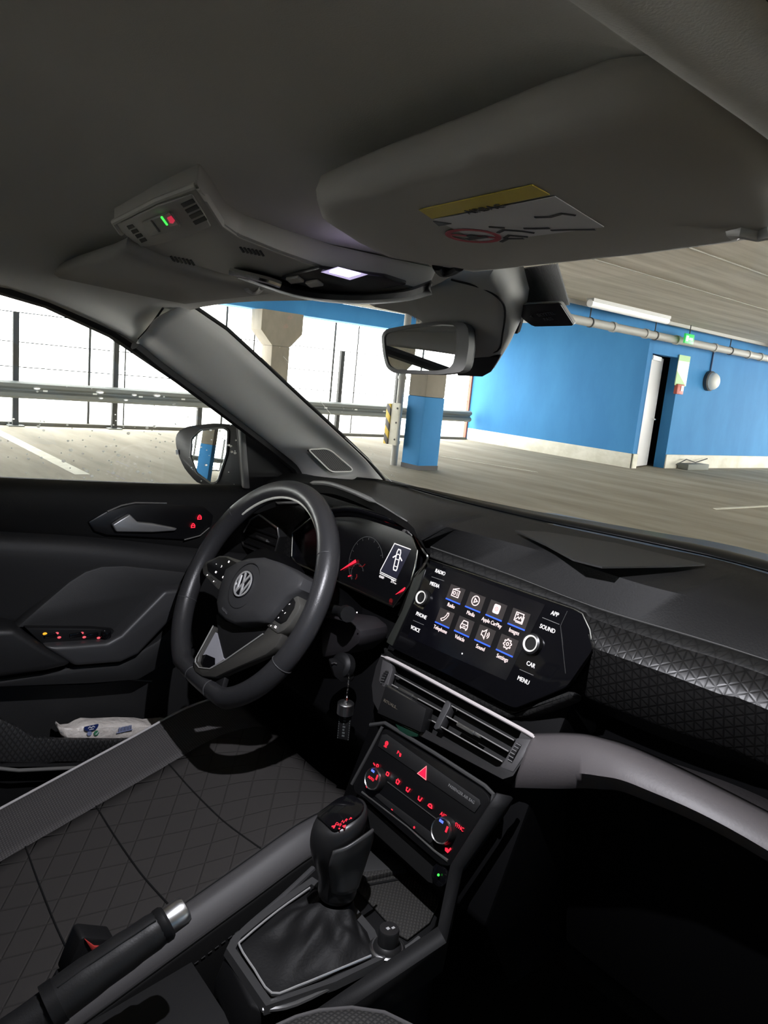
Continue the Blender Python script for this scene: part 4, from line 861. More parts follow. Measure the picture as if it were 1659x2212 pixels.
# driver side decor and outer vent
mesh('driver_decor', G().prism(PY([(548, 1112), (600, 1092), (640, 1086), (690, 1092), (668, 1112), (636, 1140), (620, 1230), (596, 1205), (602, 1141), (562, 1110)], .745), (0, .02, 0)), TRI2, da, bevel=.004)
mesh('end_ledge', G().prism(PY([(592, 1084), (654, 1082), (648, 1088), (600, 1090)], .735), (0, .03, 0)), EDGE, da, bevel=.002)
av = mesh('outer_vent_frame', G().tube(PY([(520, 1160), (541, 1123), (560, 1112), (600, 1141), (603, 1160), (592, 1203), (526, 1178)], .722), .0022, 8, closed=True), SATIN, da)
mesh('vent_cavity', G().prism(PY([(520, 1160), (541, 1123), (560, 1112), (600, 1141), (603, 1160), (592, 1203), (526, 1178)], .727), (0, .05, 0)), mat('vent dark', (.004, .004, .004), .6), av)
for a, b in (((534, 1136), (600, 1160)), ((527, 1152), (598, 1178)), ((530, 1170), (594, 1194))):
    mesh('slat', G().tube(PY([a, b], .7245), .0026, 6), BLK, av)
mesh('vent_tab', G().tube(PY([(554, 1159), (577, 1168)], .722), .003, 6), SATIN, av)

# steering column with stalk and ignition lock
scn_ = thing('steering_column', 'black steering column cowl with stalk and ignition lock', 'steering column', (-.37, .68, .95))
mesh('column_cowl', G().loft([[V((-.37, .5847, .9901)) + V((0, .891, -.454)) * h + V((r * math.cos(a_) * 1.0, r * math.sin(a_) * .4, r * math.sin(a_) * .9)) for a_ in [i * .3927 for i in range(16)]] for h, r in ((.03, .05), (.06, .062), (.12, .07), (.19, .075))], closed=True, caps=True), MATS['fascia black'], scn_)
stk = [V((-.31, .655, .975)), P(690, 1312, Y=.645), P(738, 1322, Y=.635), P(752, 1327, Y=.63)]
mesh('wiper_stalk', G().tube(cr(stk, 3), [.007] * 4 + [.008] * 3 + [.012] * 3, 12), BLK, scn_)
mesh('stalk_mark', G().ball(P(771, 1323, Y=.63), .0012, 6), WHITE, scn_)
mesh('column_side', G().prism(PY([(690, 1330), (752, 1340), (778, 1362), (774, 1392), (750, 1412), (716, 1420), (690, 1425)], .66), (0, .06, 0)), mat('column plastic', (.02, .018, .02), .45), scn_, bevel=.01)
ic = P(724, 1430, X=-.20)
mesh('ignition_lock', G().lathe(ic + V((0, .02, -.01)), (.15, -.9, .35), [(.019, 0), (.019, .012), (.015, .016), (.011, .017), (.001, .017)], 24), BLK, scn_)
ky = thing('car_key', 'black car key standing in the ignition lock', 'car key', P(740, 1455, X=-.195))
mesh('key_head', G().prism([p for p in PX([(712, 1428), (728, 1425), (752, 1440), (768, 1462), (762, 1474), (738, 1476), (722, 1462)], -.185)], (-.012, .004, 0)), BLK, ky, bevel=.004)
mesh('key_blade', G().tube([ic + V((.0, .0, 0)), P(735, 1445, X=-.19)], .005, 8), SATIN, ky)
mesh('key_glint', G().tube(PX([(716, 1433), (722, 1431), (727, 1433)], -.1835), .0012, 6), SATIN, ky)
kr = thing('keyring', 'metal keyring with a silver cap and a black leather strap below the key', 'keyring', P(746, 1560, X=-.18))
rc_ = P(752, 1482, X=-.18); rr_ = .0165
mesh('split_ring', G().tube([rc_ + V((.0, 0, 0)) + V((math.sin(a_) * .78, -math.sin(a_) * .63, math.cos(a_))) * rr_ for a_ in [i * .2618 for i in range(24)]], .0013, 8, closed=True), CHROME, kr)
cpx = P(746, 1534, X=-.18); mesh('swivel', G().tube([P(749, 1500, X=-.18), cpx], .003, 8), CHROME, kr)
mesh('metal_cap', G().lathe(P(746, 1531, X=-.18), (-.02, 0, -1), [(.004, -.012), (.0115, -.010), (.0125, -.009), (.0125, .007), (.011, .008)], 22), SATIN, kr)
a, b = P(746, 1534, X=-.18), P(742, 1600, X=-.18)
ST = Fr((a + b) / 2, (.78, .62, 0), (.62, -.78, 0))
sm = mesh('leather_strap', G().fbox(ST, -.0095, -.022, .0095, .024, -.002, .002), BLK2, kr, bevel=.001)
g = G()
for s in (-1, 1):
    for i in range(12): g.fbox(ST, s * .0082 - .0004, -.021 + i * .0037, s * .0082 + .0004, -.0192 + i * .0037, .002, .0024)
for i, hgt in enumerate((.004, .004, .003, .004, .002, .004, .004)): g.fbox(ST, -.002, -.017 + i * .0048, -.002 + hgt, -.0145 + i * .0048, .002, .0023)
mesh('strap_stitching', g, mat('strap thread', (.10, .11, .11), .6), sm, smooth=False)
# ------------------------------------------------------------------ instrument cluster
CLF = Fr((-.34, .742, 1.06), (1, 0, 0), (0, -.985, .17))
ic_ = thing('instrument_cluster', 'dark instrument cluster behind the wheel with two red needles and a lit display', 'instrument cluster', CLF.o)
co_ = [(632, 1151), (682, 1112), (723, 1109.5), (761, 1110), (820, 1126), (879, 1147), (890, 1155), (902, 1187), (897, 1226), (887, 1259), (850, 1311), (725, 1254), (669, 1229), (640, 1217), (630, 1202)]
rp_ = [CLF.pix(x, y, .0) for x, y in co_]
ce = sum(rp_, V()) / len(rp_)
mesh('cluster_well', G().loft([rp_, [p.lerp(ce, .03) - CLF.n * .014 for p in rp_]], closed=True), GLOSS, ic_)
dial = mesh('dial_face', G().prism([p.lerp(ce, .025) - CLF.n * .0135 for p in rp_], -CLF.n * .004), mat('dial black', (.005, .005, .006), .25), ic_, smooth=False)
mesh('cluster_rim', G().tube(rp_, .0018, 8, closed=True), mat('dark chrome', (.42, .42, .38), .25, 1.0), ic_)
hd = G()
for k, (dy, w_) in enumerate(((0, .0022), (-5, .0014), (-9.5, .0014), (-13, .0018))):
    hd.tube(cr([P(x, y + dy, Y=.728 - .004 * k) for x, y in ((720, 1110), (761, 1108.5), (820, 1124), (880, 1145), (893, 1153))], 5), w_, 6)
mesh('hood_trim', hd, MATS['dark chrome'], ic_)
mesh('hood_face', G().loft(grid([[P(x, y, Y=.730) for x, y in ((660, 1108), (720, 1111), (761, 1110), (820, 1126), (880, 1147), (894, 1156))], [P(x, y - 15, Y=.712) for x, y in ((660, 1112), (720, 1111), (761, 1109), (820, 1125), (880, 1145), (896, 1156))]], 3, 2)), GLOSS, ic_, solid=.004)
mesh('side_trim', G().tube(cr([P(x, y, Y=.735) for x, y in ((895, 1153), (915, 1190), (924, 1203), (915, 1222), (895, 1250), (878, 1290), (862, 1330))], 4), .002, 6), MATS['dark chrome'], ic_)
H = -.0132
def cpx_(x, y): return CLF.uv(x, y, H)
ds_ = mesh('display', G().prism([CLF.pix(x, y, H) for x, y in ((853, 1174), (888, 1187), (857, 1250), (822, 1233))], CLF.n * .0004), mat('display navy', (.01, .01, .02), .3, emit=(.10, .10, .16), es=.16), ic_, smooth=False)
a, b, c, d = [V(cpx_(*q)) for q in ((853, 1174), (888, 1187), (857, 1250), (822, 1233))]
H1, H2 = H + .0005, H + .0008
mesh('display_border', G().ribbon(CLF, [b, a, d], .0013, H1, H2).ribbon(CLF, [d + V((0, -.0015)), c + V((0, -.0015))], .0011, H1, H2).ribbon(CLF, [d + V((0, -.004)), c + V((0, -.004))], .0011, H1, H2), WHITE, ds_, smooth=False)
o_ = V(cpx_(858.5, 1210)); k = .0208 / 2
def car(pts, w=.0015, cl=False): return [(o_.x + x * k, o_.y + y * k) for x, y in pts]
g = G().ribbon(CLF, car([(-.42, -1.3), (-.42, 1.2), (-.25, 1.65), (.25, 1.65), (.42, 1.2), (.42, -1.3), (.3, -1.6), (-.3, -1.6)]), .0018, H1, H2, closed=True)
g.ribbon(CLF, car([(-.4, .75), (0, .95), (.4, .75)]), .0012, H1, H2).ribbon(CLF, car([(-.35, .1), (.35, .1)]), .0012, H1, H2).ribbon(CLF, car([(-.3, -1.0), (.3, -1.0)]), .0012, H1, H2)
g.ribbon(CLF, car([(-.42, .65), (-1.1, .15)]), .002, H1, H2).ribbon(CLF, car([(.42, .65), (1.1, .15)]), .002, H1, H2)
mesh('open_door_symbol', g, WHITE, ds_, smooth=False)
q1, q2 = V(cpx_(823, 1246)), V(cpx_(850, 1257))
mesh('display_digits', G().text(CLF, '45469', q1.x + .002, q1.y, .0062, H1, H2, sx=.8).text(CLF, '275', q2.x - .002, q2.y, .0068, H1, H2, sx=.8).text(CLF, 'km', q2.x + .0055, q2.y - .001, .0034, H1, H2), WHITE, ds_, smooth=False)
def gauge(cx, cy, rr, nm):
    u, v = cpx_(cx, cy)
    g = G().ribbon(CLF, [(u + rr * math.cos(t), v + rr * math.sin(t)) for t in [math.radians(235 - i * 10) for i in range(22)]], .0009, H1, H2)
    for i in range(10):
        t = math.radians(230 - i * 22); g.ribbon(CLF, [(u + rr * .88 * math.cos(t), v + rr * .88 * math.sin(t)), (u + rr * .96 * math.cos(t), v + rr * .96 * math.sin(t))], .0007, H1, H2)
    return mesh(nm, g, mat('gauge print', (.07, .07, .07), .5), dial, smooth=False)
gauge(790, 1216, .044, 'rev_counter_scale'); gauge(772, 1238, .016, 'temperature_scale')
def needle(x0, y0, x1, y1, w=.0026):
    a, b = V(cpx_(x0, y0)), V(cpx_(x1, y1)); t = (b - a).normalized(); n_ = V((-t.y, t.x))
    return mesh('needle', G().prism([CLF(*(a), H + .002), CLF(*(b - n_ * w), H + .002), CLF(*(b + n_ * w), H + .002)], CLF.n * .0012), RED, ic_, smooth=False)
needle(738, 1232, 771, 1212); needle(857, 1284.5, 878, 1271.5, .0022)
rd = mat('dim red print', (.1, .01, .01), .5, emit=(1, .02, .03), es=.12)
q = V(cpx_(756, 1244)); r_ = V(cpx_(769, 1245)); s_ = V(cpx_(783, 1213))
mesh('fuel_pointer', G().ribbon(CLF, [(q.x - .004, q.y - .002), (q.x + .004, q.y + .002)], .0018, H1, H2), RED, ic_, smooth=False)
mesh('warning_arc', G().ribbon(CLF, [(r_.x + .001, r_.y - .005), (r_.x + .003, r_.y), (r_.x + .001, r_.y + .004)], .0013, H1, H2).ribbon(CLF, [(s_.x - .006, s_.y - .009), (s_.x + .004, s_.y - .008), (s_.x + .009, s_.y - .002)], .0011, H1, H2), rd, ic_, smooth=False)
r_ = V(cpx_(845, 1298)); mesh('warning_lamp', G().disc(CLF, r_.x, r_.y, .004, H1, H2), mat('faint red lamp', (.05, .005, .005), .5, emit=(1, .02, .03), es=.08), ic_, smooth=False)

# ------------------------------------------------------------------ infotainment unit
SF = Fr((0, .745, 1.0866), (1, 0, 0), (0, -.943, .334))
iu = thing('infotainment_unit', 'gloss black touch screen unit showing eight app tiles between two knobs', 'touch screen', SF(0, -.07))
bz = rnd([SF.pix(x, y) for x, y in ((922, 1207), (1254, 1321), (1273, 1358), (1281, 1402), (1224, 1484), (1112, 1530), (1090, 1521), (970, 1459), (846, 1399), (836, 1386), (868, 1330))], .006, 3)
glp = mesh('glass_panel', G().prism([p - SF.n * .008 for p in bz], SF.n * .008), GLOSS, iu, bevel=.0008)
mesh('rim_highlight', G().tube([SF.pix(x, y, .0003) for x, y in ((922, 1207), (1000, 1233), (1150, 1285), (1240, 1316), (1258, 1326), (1274, 1360), (1281, 1402))], .0011, 6), MATS['dark chrome'], glp)
mesh('side_bevel', G().prism([SF.pix(x, y, -.002) for x, y in ((926, 1212), (900, 1240), (872, 1320), (842, 1378), (838, 1388), (850, 1396), (880, 1330), (908, 1268))], SF.n * .004), mat('side bevel', (.03, .032, .028), .25), iu, bevel=.001)
mesh('button_gap', G().ribbon(SF, [SF.uv(1226, 1320), SF.uv(1211, 1352), SF.uv(1222, 1455)], .0008, .0002, .0005), mat('gap grey', (.03, .03, .03), .4), glp, smooth=False)
def suv(x, y): return V(SF.uv(x, y))
for s, x, y in (('RADIO', 951.5, 1236.5), ('MEDIA', 939.5, 1263.5), ('PHONE', 910.5, 1330), ('VOICE', 897.5, 1359), ('APP', 1199, 1326.5), ('SOUND', 1183, 1358.5), ('CAR', 1147, 1436), ('MENU', 1131, 1470)):
    q = suv(x, y); mesh('button_lettering', G().text(SF, s, q.x, q.y, .0078, .0003, .0008, sx=.88), WHITE, glp, smooth=False)
dv = mat('divider grey', (.16, .16, .155), .4)
for a, b in (((933, 1246), (960, 1255)), ((893, 1340), (916, 1350)), ((1172, 1334), (1209, 1349)), ((1123, 1446), (1153, 1459))):
    mesh('button_divider', G().ribbon(SF, [suv(*a), suv(*b)], .0007, .0003, .0007), dv, glp, smooth=False)
for x, y, r in ((916, 1292.5, .0098), (1152.5, 1392, .0108)):
    q = suv(x, y)
    kn = mesh('knob', G().lathe(SF(q.x, q.y, .0005), SF.n, [(r * 1.28, 0), (r * 1.22, .006), (r * .92, .0075), (r * .9, .004), (.001, .004)], 32), mat('knob black', (.012, .012, .012), .35), iu)
    kr_ = mesh('knob_ring', G().loft([[SF(q.x + rr * math.cos(t), q.y + rr * math.sin(t), h) for t in [i * .19635 for i in range(32)]] for rr, h in ((r * 1.0, .0068), (r * .98, .0082), (r * .86, .0082), (r * .78, .0066))] , closed=True), mat('lit knob ring', (.7, .7, .68), .25, .6, emit=(1, .97, .93), es=.6), kn)
scr = mesh('screen', G().prism([SF.pix(x, y, .0001) for x, y in ((965, 1228), (1178, 1306), (1093, 1470), (880, 1376))], SF.n * .0003), mat('screen black', (.004, .004, .006), .12), iu, smooth=False)
ULs = {'Radio': ((964.2, 1292.3), (994.8, 1304.9)), 'Media': ((1005.8, 1309.2), (1038.2, 1322.7)), 'Apple CarPlay': ((1050.1, 1327.3), (1085.1, 1341.5)), 'Images': ((1097.7, 1346.2), (1135, 1361.9)),
       'Telephone': ((941, 1342.9), (971.1, 1356.3)), 'Vehicle': ((982.2, 1361.3), (1014.8, 1375.8)), 'Sound': ((1026.1, 1381.1), (1060.4, 1396.5)), 'Settings': ((1072.6, 1402.3), (1109.1, 1418.6))}
TILE = mat('app tile', (.012, .011, .011), .3, emit=(.20, .16, .16), es=.16)
tw_ = sum((suv(*b) - suv(*a)).length for a, b in ULs.values()) / 8
th_ = (suv(977.9, 1262.9) - suv(964.2, 1292.3)).length
def icon(nm, g, o, k):
    R = lambda pts, cl=False, w=.085: g.ribbon(SF, [(o.x + x * k, o.y + y * k) for x, y in pts], w * k * 2, .0011, .0014, closed=cl)
    circ = lambda r, n=20, cx=0, cy=0, w=.085: R([(cx + r * math.cos(i * 2 * math.pi / n), cy + r * math.sin(i * 2 * math.pi / n)) for i in range(n)], True, w)
    if nm == 'Radio':
        R([(-1, -.8), (1, -.8), (1, .6), (-1, .6)], True, .1); R([(-.7, .7), (.6, 1.15)], w=.09); circ(.32, 12, -.4, -.1, .09)
        for y in (.2, -.1, -.4): R([(.25, y), (.7, y)], w=.07)
    elif nm == 'Media':
        circ(1.0, 24, w=.1); R([(-.3, .45), (-.3, -.45), (.5, 0)], True, .1)
    elif nm == 'Apple CarPlay':
        g.prism([SF(o.x + x * k, o.y + y * k, .0011) for x, y in rnd([(-.85, -.95), (.85, -.95), (.85, .95), (-.85, .95)], .4)], SF.n * .0003)
    elif nm == 'Images':
        R([(-1, -.75), (.85, -.75), (.85, .9), (-1, .9)], True, .1); R([(-.75, -.5), (-.25, .1), (.05, -.25), (.35, .3), (.7, -.2)], w=.09); circ(.12, 8, -.55, .5, .08); R([(-.6, -1.0), (1.1, -1.0), (1.1, .5)], w=.08)
    elif nm == 'Telephone':
        R([(.75, 1.0), (.35, .95), (.3, .5), (-.15, -.25), (-.55, -.45), (-.95, -.75), (-.6, -1.05), (-.2, -.95), (.5, -.25), (.85, .55)], True, .09)
    elif nm == 'Vehicle':
        R([(-.95, -.15), (-.6, .85), (.6, .85), (.95, -.15), (.95, -.65), (-.95, -.65)], True, .1); R([(-.75, .1), (.75, .1)], w=.1); R([(-.4, -.3), (.4, -.3)], w=.09); R([(-.75, -.7), (-.75, -1.0)], w=.13); R([(.75, -.7), (.75, -1.0)], w=.13)
    elif nm == 'Sound':
        R([(-1, -.4), (-.6, -.4), (0, -.95), (0, .95), (-.6, .4), (-1, .4)], True, .1)
        for r in (.45, .85): R([(.15 + r * math.cos(t), r * math.sin(t)) for t in (-.9, -.45, 0, .45, .9)], w=.09)
    else:
        R([((1.0 if i % 4 in (0, 1) else .74) * math.cos((i + .5) * math.pi / 16), (1.0 if i % 4 in (0, 1) else .74) * math.sin((i + .5) * math.pi / 16)) for i in range(32)], True, .09); circ(.3, 12, w=.09)
for nm, (a, b) in ULs.items():
    A = suv(*a); A, B = A, A + V((tw_, 0))
    t = mesh('app_tile', G().fbox(SF, A.x, A.y, B.x, A.y + th_, .0005, .0009), TILE, iu, smooth=False)
    lab(t, 'dark app tile reading ' + {'Apple CarPlay': 'a phone mirroring app'}.get(nm, nm))
    mesh('underline', G().fbox(SF, A.x, A.y - .0013, B.x, A.y + .0006, .0009, .0013), BLUE, t, smooth=False)
    g = G(); o = V(((A.x + B.x) / 2, A.y + th_ * .56)); icon(nm, g, o, .0066)
    mesh('icon', g, PINK, t, smooth=False)
    mesh('caption', G().text(SF, nm, (A.x + B.x) / 2 - .0005, A.y - .0072, .0078 if nm != 'Apple CarPlay' else .0076, .0005, .0010, sx=.82), PINK, t, smooth=False)
    if nm == 'Apple CarPlay':
        mesh('icon_ring', G().ribbon(SF, [(o.x + .0026 * math.cos(i * .5236), o.y + .0026 * math.sin(i * .5236)) for i in range(12)], .0007, .0015, .0017, closed=True).disc(SF, o.x, o.y, .0008, .0015, .0017), mat('icon red brown', (.3, .1, .1), .5, emit=(.6, .22, .22), es=.7), t, smooth=False)
q = suv(999, 1412); mesh('page_dot', G().disc(SF, q.x, q.y, .0011, .0005, .0009, 10), WHITE, iu, smooth=False)

# ------------------------------------------------------------------ centre air vent
VF = Fr((0, .675, .92), (1, 0, 0), (0, -.81, .587))
cv = thing('centre_air_vent', 'wide centre air vent with chrome edged slats below the touch screen', 'air vent', VF.o)
fo = [(824, 1412), (1000, 1505), (1157, 1592), (1155, 1604), (1108, 1676), (1086, 1683), (940, 1606), (822, 1546), (806, 1515), (803, 1480), (812, 1440)]
fi = [(842, 1429), (1000, 1512), (1126, 1581), (1118, 1600), (1080, 1656), (1066, 1657), (940, 1588), (842, 1532), (832, 1505), (834, 1475), (842, 1452)]
po = [VF.pix(x, y) for x, y in fo]; pi_ = [VF.pix(x, y, .001) for x, y in fi]
mesh('vent_frame', G().loft([[p - VF.n * .02 for p in po], po, pi_, [p - VF.n * .022 for p in pi_]], closed=True), mat('vent frame', (.016, .0155, .016), .45), cv, angle=30)
mesh('vent_cavity', G().prism([p - VF.n * .022 for p in pi_], -VF.n * .003), MATS['vent dark'], cv, smooth=False)
mesh('top_trim', G().tube(cr([VF.pix(x, y, .002) for x, y in ((824, 1417), (850, 1427), (900, 1453), (1000, 1507), (1080, 1550), (1140, 1583), (1155, 1594))], 4), [.001] * 2 + [.0026] * 21 + [.0015] * 2, 8), mat('satin trim', (.70, .65, .64), .4, .15), cv)
SLC = mat('slat edge', (.34, .33, .32), .3, .25)
for a, b in (((852, 1458), (966, 1521)), ((846, 1480), (958, 1541)), ((845, 1510), (945, 1565)), ((975, 1526), (1110, 1601)), ((962, 1547), (1098, 1625)), ((950, 1570), (1085, 1647))):
    pa, pb = VF.pix(*a, -.004), VF.pix(*b, -.004)
    s_ = mesh('slat', G().prism([pa, pb, pb - VF.n * .016 + VF.v * .001, pa - VF.n * .016 + VF.v * .001], VF.v * .0018), BLK, cv)
    mesh('slat_edge', G().tube([pa + VF.v * .0009, pb + VF.v * .0009], .0009, 6), SLC, s_)
mesh('vent_divider', G().prism([VF.pix(x, y, -.001) for x, y in ((962, 1515), (967, 1512), (973, 1518), (972, 1526), (948, 1574), (940, 1576), (936, 1571))], -VF.n * .014), mat('divider plastic', (.05, .05, .052), .4), cv, bevel=.001)
for a, m_, b in (((862, 1488), (892, 1504), (901, 1510)), ((989, 1564), (1024, 1584), (1038, 1592))):
    mesh('vent_tab', G().tube([VF.pix(*a, .001), VF.pix(*m_, .001)], .0028, 8).tube([VF.pix(*m_, .001), VF.pix(*b, .001)], .0018, 8), SATIN, cv)
for pf_, wh in (([(1116, 1594), (1152, 1597), (1150, 1606), (1108, 1668), (1080, 1657), (1090, 1642)], ((1127, 1604), (1101, 1652))), ([(826, 1424), (846, 1434), (848, 1446), (838, 1480), (828, 1484), (818, 1470)], ((841, 1447), (826, 1482)))):
    f_ = mesh('wheel_plate', G().prism([VF.pix(x, y, .0012) for x, y in pf_], -VF.n * .01), mat('wheel plate', (.06, .058, .06), .42), cv, bevel=.0012)
    a, b = VF.pix(*wh[0], -.001), VF.pix(*wh[1], -.001); t = (b - a); L_ = t.length; t.normalize(); w = VF.n.cross(t)
    rows = []
    for i in range(11):
        k = i / 10; h = .0055 * math.sin(math.pi * (k * .9 + .05)); c = a + t * (L_ * k)
        rows.append([c - w * .0033 + VF.n * h, c + w * .0033 + VF.n * h, c + w * .0033 - VF.n * .004, c - w * .0033 - VF.n * .004])
    tw = mesh('thumb_wheel', G().loft(rows, closed=True, caps=True), BLK, f_)
    g = G()
    for i in range(1, 7):
        k = i / 7; h = .0055 * math.sin(math.pi * (k * .9 + .05)) + .0004; c = a + t * (L_ * k) + VF.n * h
        g.tube([c - w * .0033, c + w * .0033], .0009, 6)
    mesh('wheel_ribs', g, SATIN, tw)

# air freshener clipped on the vent
FF = Fr(VF(0, 0, .022), (1, 0, 0), VF.n + V((0, -.25, -.25)))
af = thing('air_freshener', 'black box shaped air freshener clipped on the left of the centre vent', 'air freshener', FF.pix(865, 1530))
fp = [(832, 1482), (920, 1531), (908, 1582), (814, 1540)]
mesh('freshener_case', G().prism([FF.pix(x, y) for x, y in fp], -FF.n * .016), mat('freshener black', (.010, .010, .0105), .42), af, bevel=.0015)
mesh('clip_edge', G().tube([FF.pix(834, 1480, -.004), FF.pix(912, 1528, -.004)], .0016, 8), SATIN, af)
a, b = FF.pix(824, 1510), FF.pix(852, 1527); TL = Fr(FF.pix(840, 1519, .0004), b - a, FF.n)
mesh('lettering', G().text(TL, 'RITUALS...', .004, 0, .0056, 0, .0004, sx=1.25), mat('dull gold print', (.13, .115, .09), .5), af, smooth=False)
mesh('scent_glass', G().prism([FF.pix(x, y, -.006) for x, y in ((850, 1558), (906, 1582), (900, 1592), (868, 1590))], -FF.n * .008), mat('dark green glass', (.01, .035, .022), .1), af, bevel=.001)

# ------------------------------------------------------------------ climate panel
KF = Fr((0, .640, .865), (1, 0, 0), (0, -.94, .342))
cl_ = thing('climate_panel', 'black climate control panel with red lit symbols and two rotary knobs', 'climate panel', KF.o)
ko = [(829, 1572), (1040, 1703), (1058, 1722), (1056, 1745), (972, 1872), (950, 1868), (784, 1722), (765, 1712), (763, 1692)]
pf = rnd([KF.pix(x, y) for x, y in ko], .006, 3)
fas = mesh('fascia', G().prism([p - KF.n * .02 for p in pf], KF.n * .02), mat('panel black', (.006, .006, .0065), .3), cl_, bevel=.0015)
mesh('fascia_edge', G().tube([KF.pix(x, y, -.003) for x, y in ((800, 1566), (832, 1562), (940, 1628), (1048, 1698), (1066, 1716), (1062, 1745))], .0028, 8).tube([KF.pix(x, y, -.004) for x, y in ((826, 1570), (800, 1620), (760, 1694))], .0024, 8), mat('fascia trim', (.05, .05, .05), .45), cl_)
KEY = mat('panel key', (.014, .014, .0145), .5)
mesh('button_row', G().prism([KF.pix(x, y, .0002) for x, y in ((826, 1587), (836, 1586), (1036, 1727), (1039, 1738), (1026, 1756), (817, 1612))], KF.n * .0012), KEY, fas, bevel=.0008)
def kuv(x, y): return V(KF.uv(x, y))
def kr2(*segs): 
    g = G()
    for x, y, sc, pts, w, c in segs:
        o = kuv(x, y); g.ribbon(KF, [(o.x + a * sc, o.y + b * sc) for a, b in pts], w, .0015, .0019, closed=c)
    return g
S3 = .001
# seated figure, vent arrows, heated seat ... as small strokes
seat = [(-3, 2), (-2.2, -2.2), (1.5, -2.6), (3.2, 2.6)]
mesh('start_stop_symbol', kr2((837, 1606, S3, [(2.6 * math.cos(i * .628), 2.6 * math.sin(i * .628)) for i in range(10)], .0011, True), (837, 1606, S3, [(-.9, -1), (0, 1.2), (.9, -1)], .0009, False)).text(KF, 'OFF', *kuv(834, 1613), .0036, .0015, .0019), RED, fas, smooth=False)
pq = kuv(861, 1627); mesh('parking_symbol', G().text(KF, 'P', pq.x, pq.y + .0006, .0068, .0015, .0019).ribbon(KF, [(pq.x + .0035, pq.y + .002), (pq.x + .0055, pq.y - .0025)], .0012, .0015, .0019).ribbon(KF, [(pq.x + .0058, pq.y + .002), (pq.x + .0066, pq.y - .002)], .0012, .0015, .0019), RED, fas, smooth=False)
o = kuv(917, 1668)
mesh('hazard_triangle', G().prism([KF(o.x - .0085, o.y - .006, .0015), KF(o.x + .0085, o.y - .0066, .0015), KF(o.x + .0012, o.y + .0085, .0015)], KF.n * .0006), mat('hazard red', (.4, .01, .03), .4, emit=(.85, .01, .06), es=1.0), fas, smooth=False)
mesh('hazard_outline', G().ribbon(KF, [(o.x - .0085, o.y - .006), (o.x + .0085, o.y - .0066), (o.x + .0012, o.y + .0085)], .0008, .0021, .0024, closed=True), mat('hazard pink', (.5, .1, .1), .4, emit=(1, .3, .32), es=1.0), fas, smooth=False)
a, b = KF.pix(973, 1697), KF.pix(1022, 1733); TK = Fr(KF.pix(998, 1715), b - a, KF.n)
mesh('airbag_lettering', G().text(KF, 'PASSENGER AIR BAG', *kuv(998, 1715), .0052, .0015, .0018, sx=.95), mat('grey print dim', (.22, .22, .22), .5), fas, smooth=False)
mesh('rear_heat_symbol', kr2((839, 1672, S3, rnd([(-2.2, -2), (2.2, -2), (2.2, 2), (-2.2, 2)], .6, 2), .0013, True)), RED, fas, smooth=False)
mesh('feet_air_symbol', kr2((861, 1689, S3, seat, .0016, False), (861, 1687, S3, [(-1, 2.6), (.2, 1.4)], .0016, False), (863, 1687, S3, [(1.5, 1), (-1, -.3)], .0013, False)), RED, fas, smooth=False)
mesh('face_air_symbol', kr2((883, 1705.5, S3, seat, .0015, False), (882, 1702, S3, [(-.6, 0), (.6, 0)], .0016, False)), RED, fas, smooth=False)
mesh('body_air_symbol', kr2((909, 1725, S3, seat, .0015, False), (906, 1722, S3, [(-.6, 0), (.6, 0)], .0018, False)), RED, fas, smooth=False)
mesh('recirculation_symbol', kr2((931, 1741, S3, [(-3.2, -1), (-2.4, 1.2), (0, 2.2), (2.6, 1.2), (3.4, -1.2), (0, -1.6)], .0017, True)), RED, fas, smooth=False)
mesh('cooling_lettering', G().text(KF, 'A/C', *kuv(959, 1761), .0068, .0015, .0019, sx=.9), RED, fas, smooth=False)
mesh('sync_lettering', G().text(KF, 'SYNC', *kuv(994, 1787), .0066, .0015, .0019, sx=.9), RED, fas, smooth=False)
mesh('front_demist_symbol', kr2((815, 1653, S3, [(2.2 + 2 * math.cos(i * .7), 2 * math.sin(i * .7)) for i in range(9)], .0013, True), (810, 1651, S3, [(-2, 1), (0, 0), (2.4, -.6)], .0016, False)), RED, fas, smooth=False)
mesh('seat_heat_symbol', kr2((970, 1835, S3, [(-4, 0), (-3, -2.5), (.5, -2.8), (3.2, 3.2)], .0022, False)).disc(KF, *(kuv(967, 1836)), .0022, .0015, .0019), RED, fas, smooth=False)
mesh('fan_less_symbol', kr2((848.5, 1749, S3, [(-1.4, 0), (1.4, 0)], .0011, False)), RED, fas, smooth=False)
mesh('fan_more_symbol', kr2((896.5, 1787.5, S3, [(-1.5, 0), (1.5, 0)], .0011, False), (896.5, 1787.5, S3, [(0, -1.5), (0, 1.5)], .0011, False)), RED, fas, smooth=False)
mesh('left_seat_symbol', kr2((794, 1699, S3, [(-1.3, .8), (1.3, -.8)], .0022, False)), RED, fas, smooth=False)
mesh('lower_row_edge', G().ribbon(KF, [kuv(838, 1689), kuv(946, 1771)], .0009, .0004, .0014), mat('chrome hairline', (.30, .30, .29), .3, .8), fas, smooth=False)
mesh('bottom_edge', G().tube([KF.pix(x, y, .0) for x, y in ((782, 1711), (803, 1727), (880, 1786), (938, 1838), (968, 1860))], [.0016, .0012, .0011, .0016, .0022], 8), MATS['chrome hairline'], fas)
mesh('keypad_strip', G().prism([KF.pix(x, y, .0002) for x, y in ((806, 1716), (820, 1714), (945, 1808), (930, 1822))], KF.n * .001), KEY, fas, bevel=.0006)
COLD = mat('cold blue light', (.03, .06, .4), .5, emit=(.12, .2, 1.0), es=1.3)
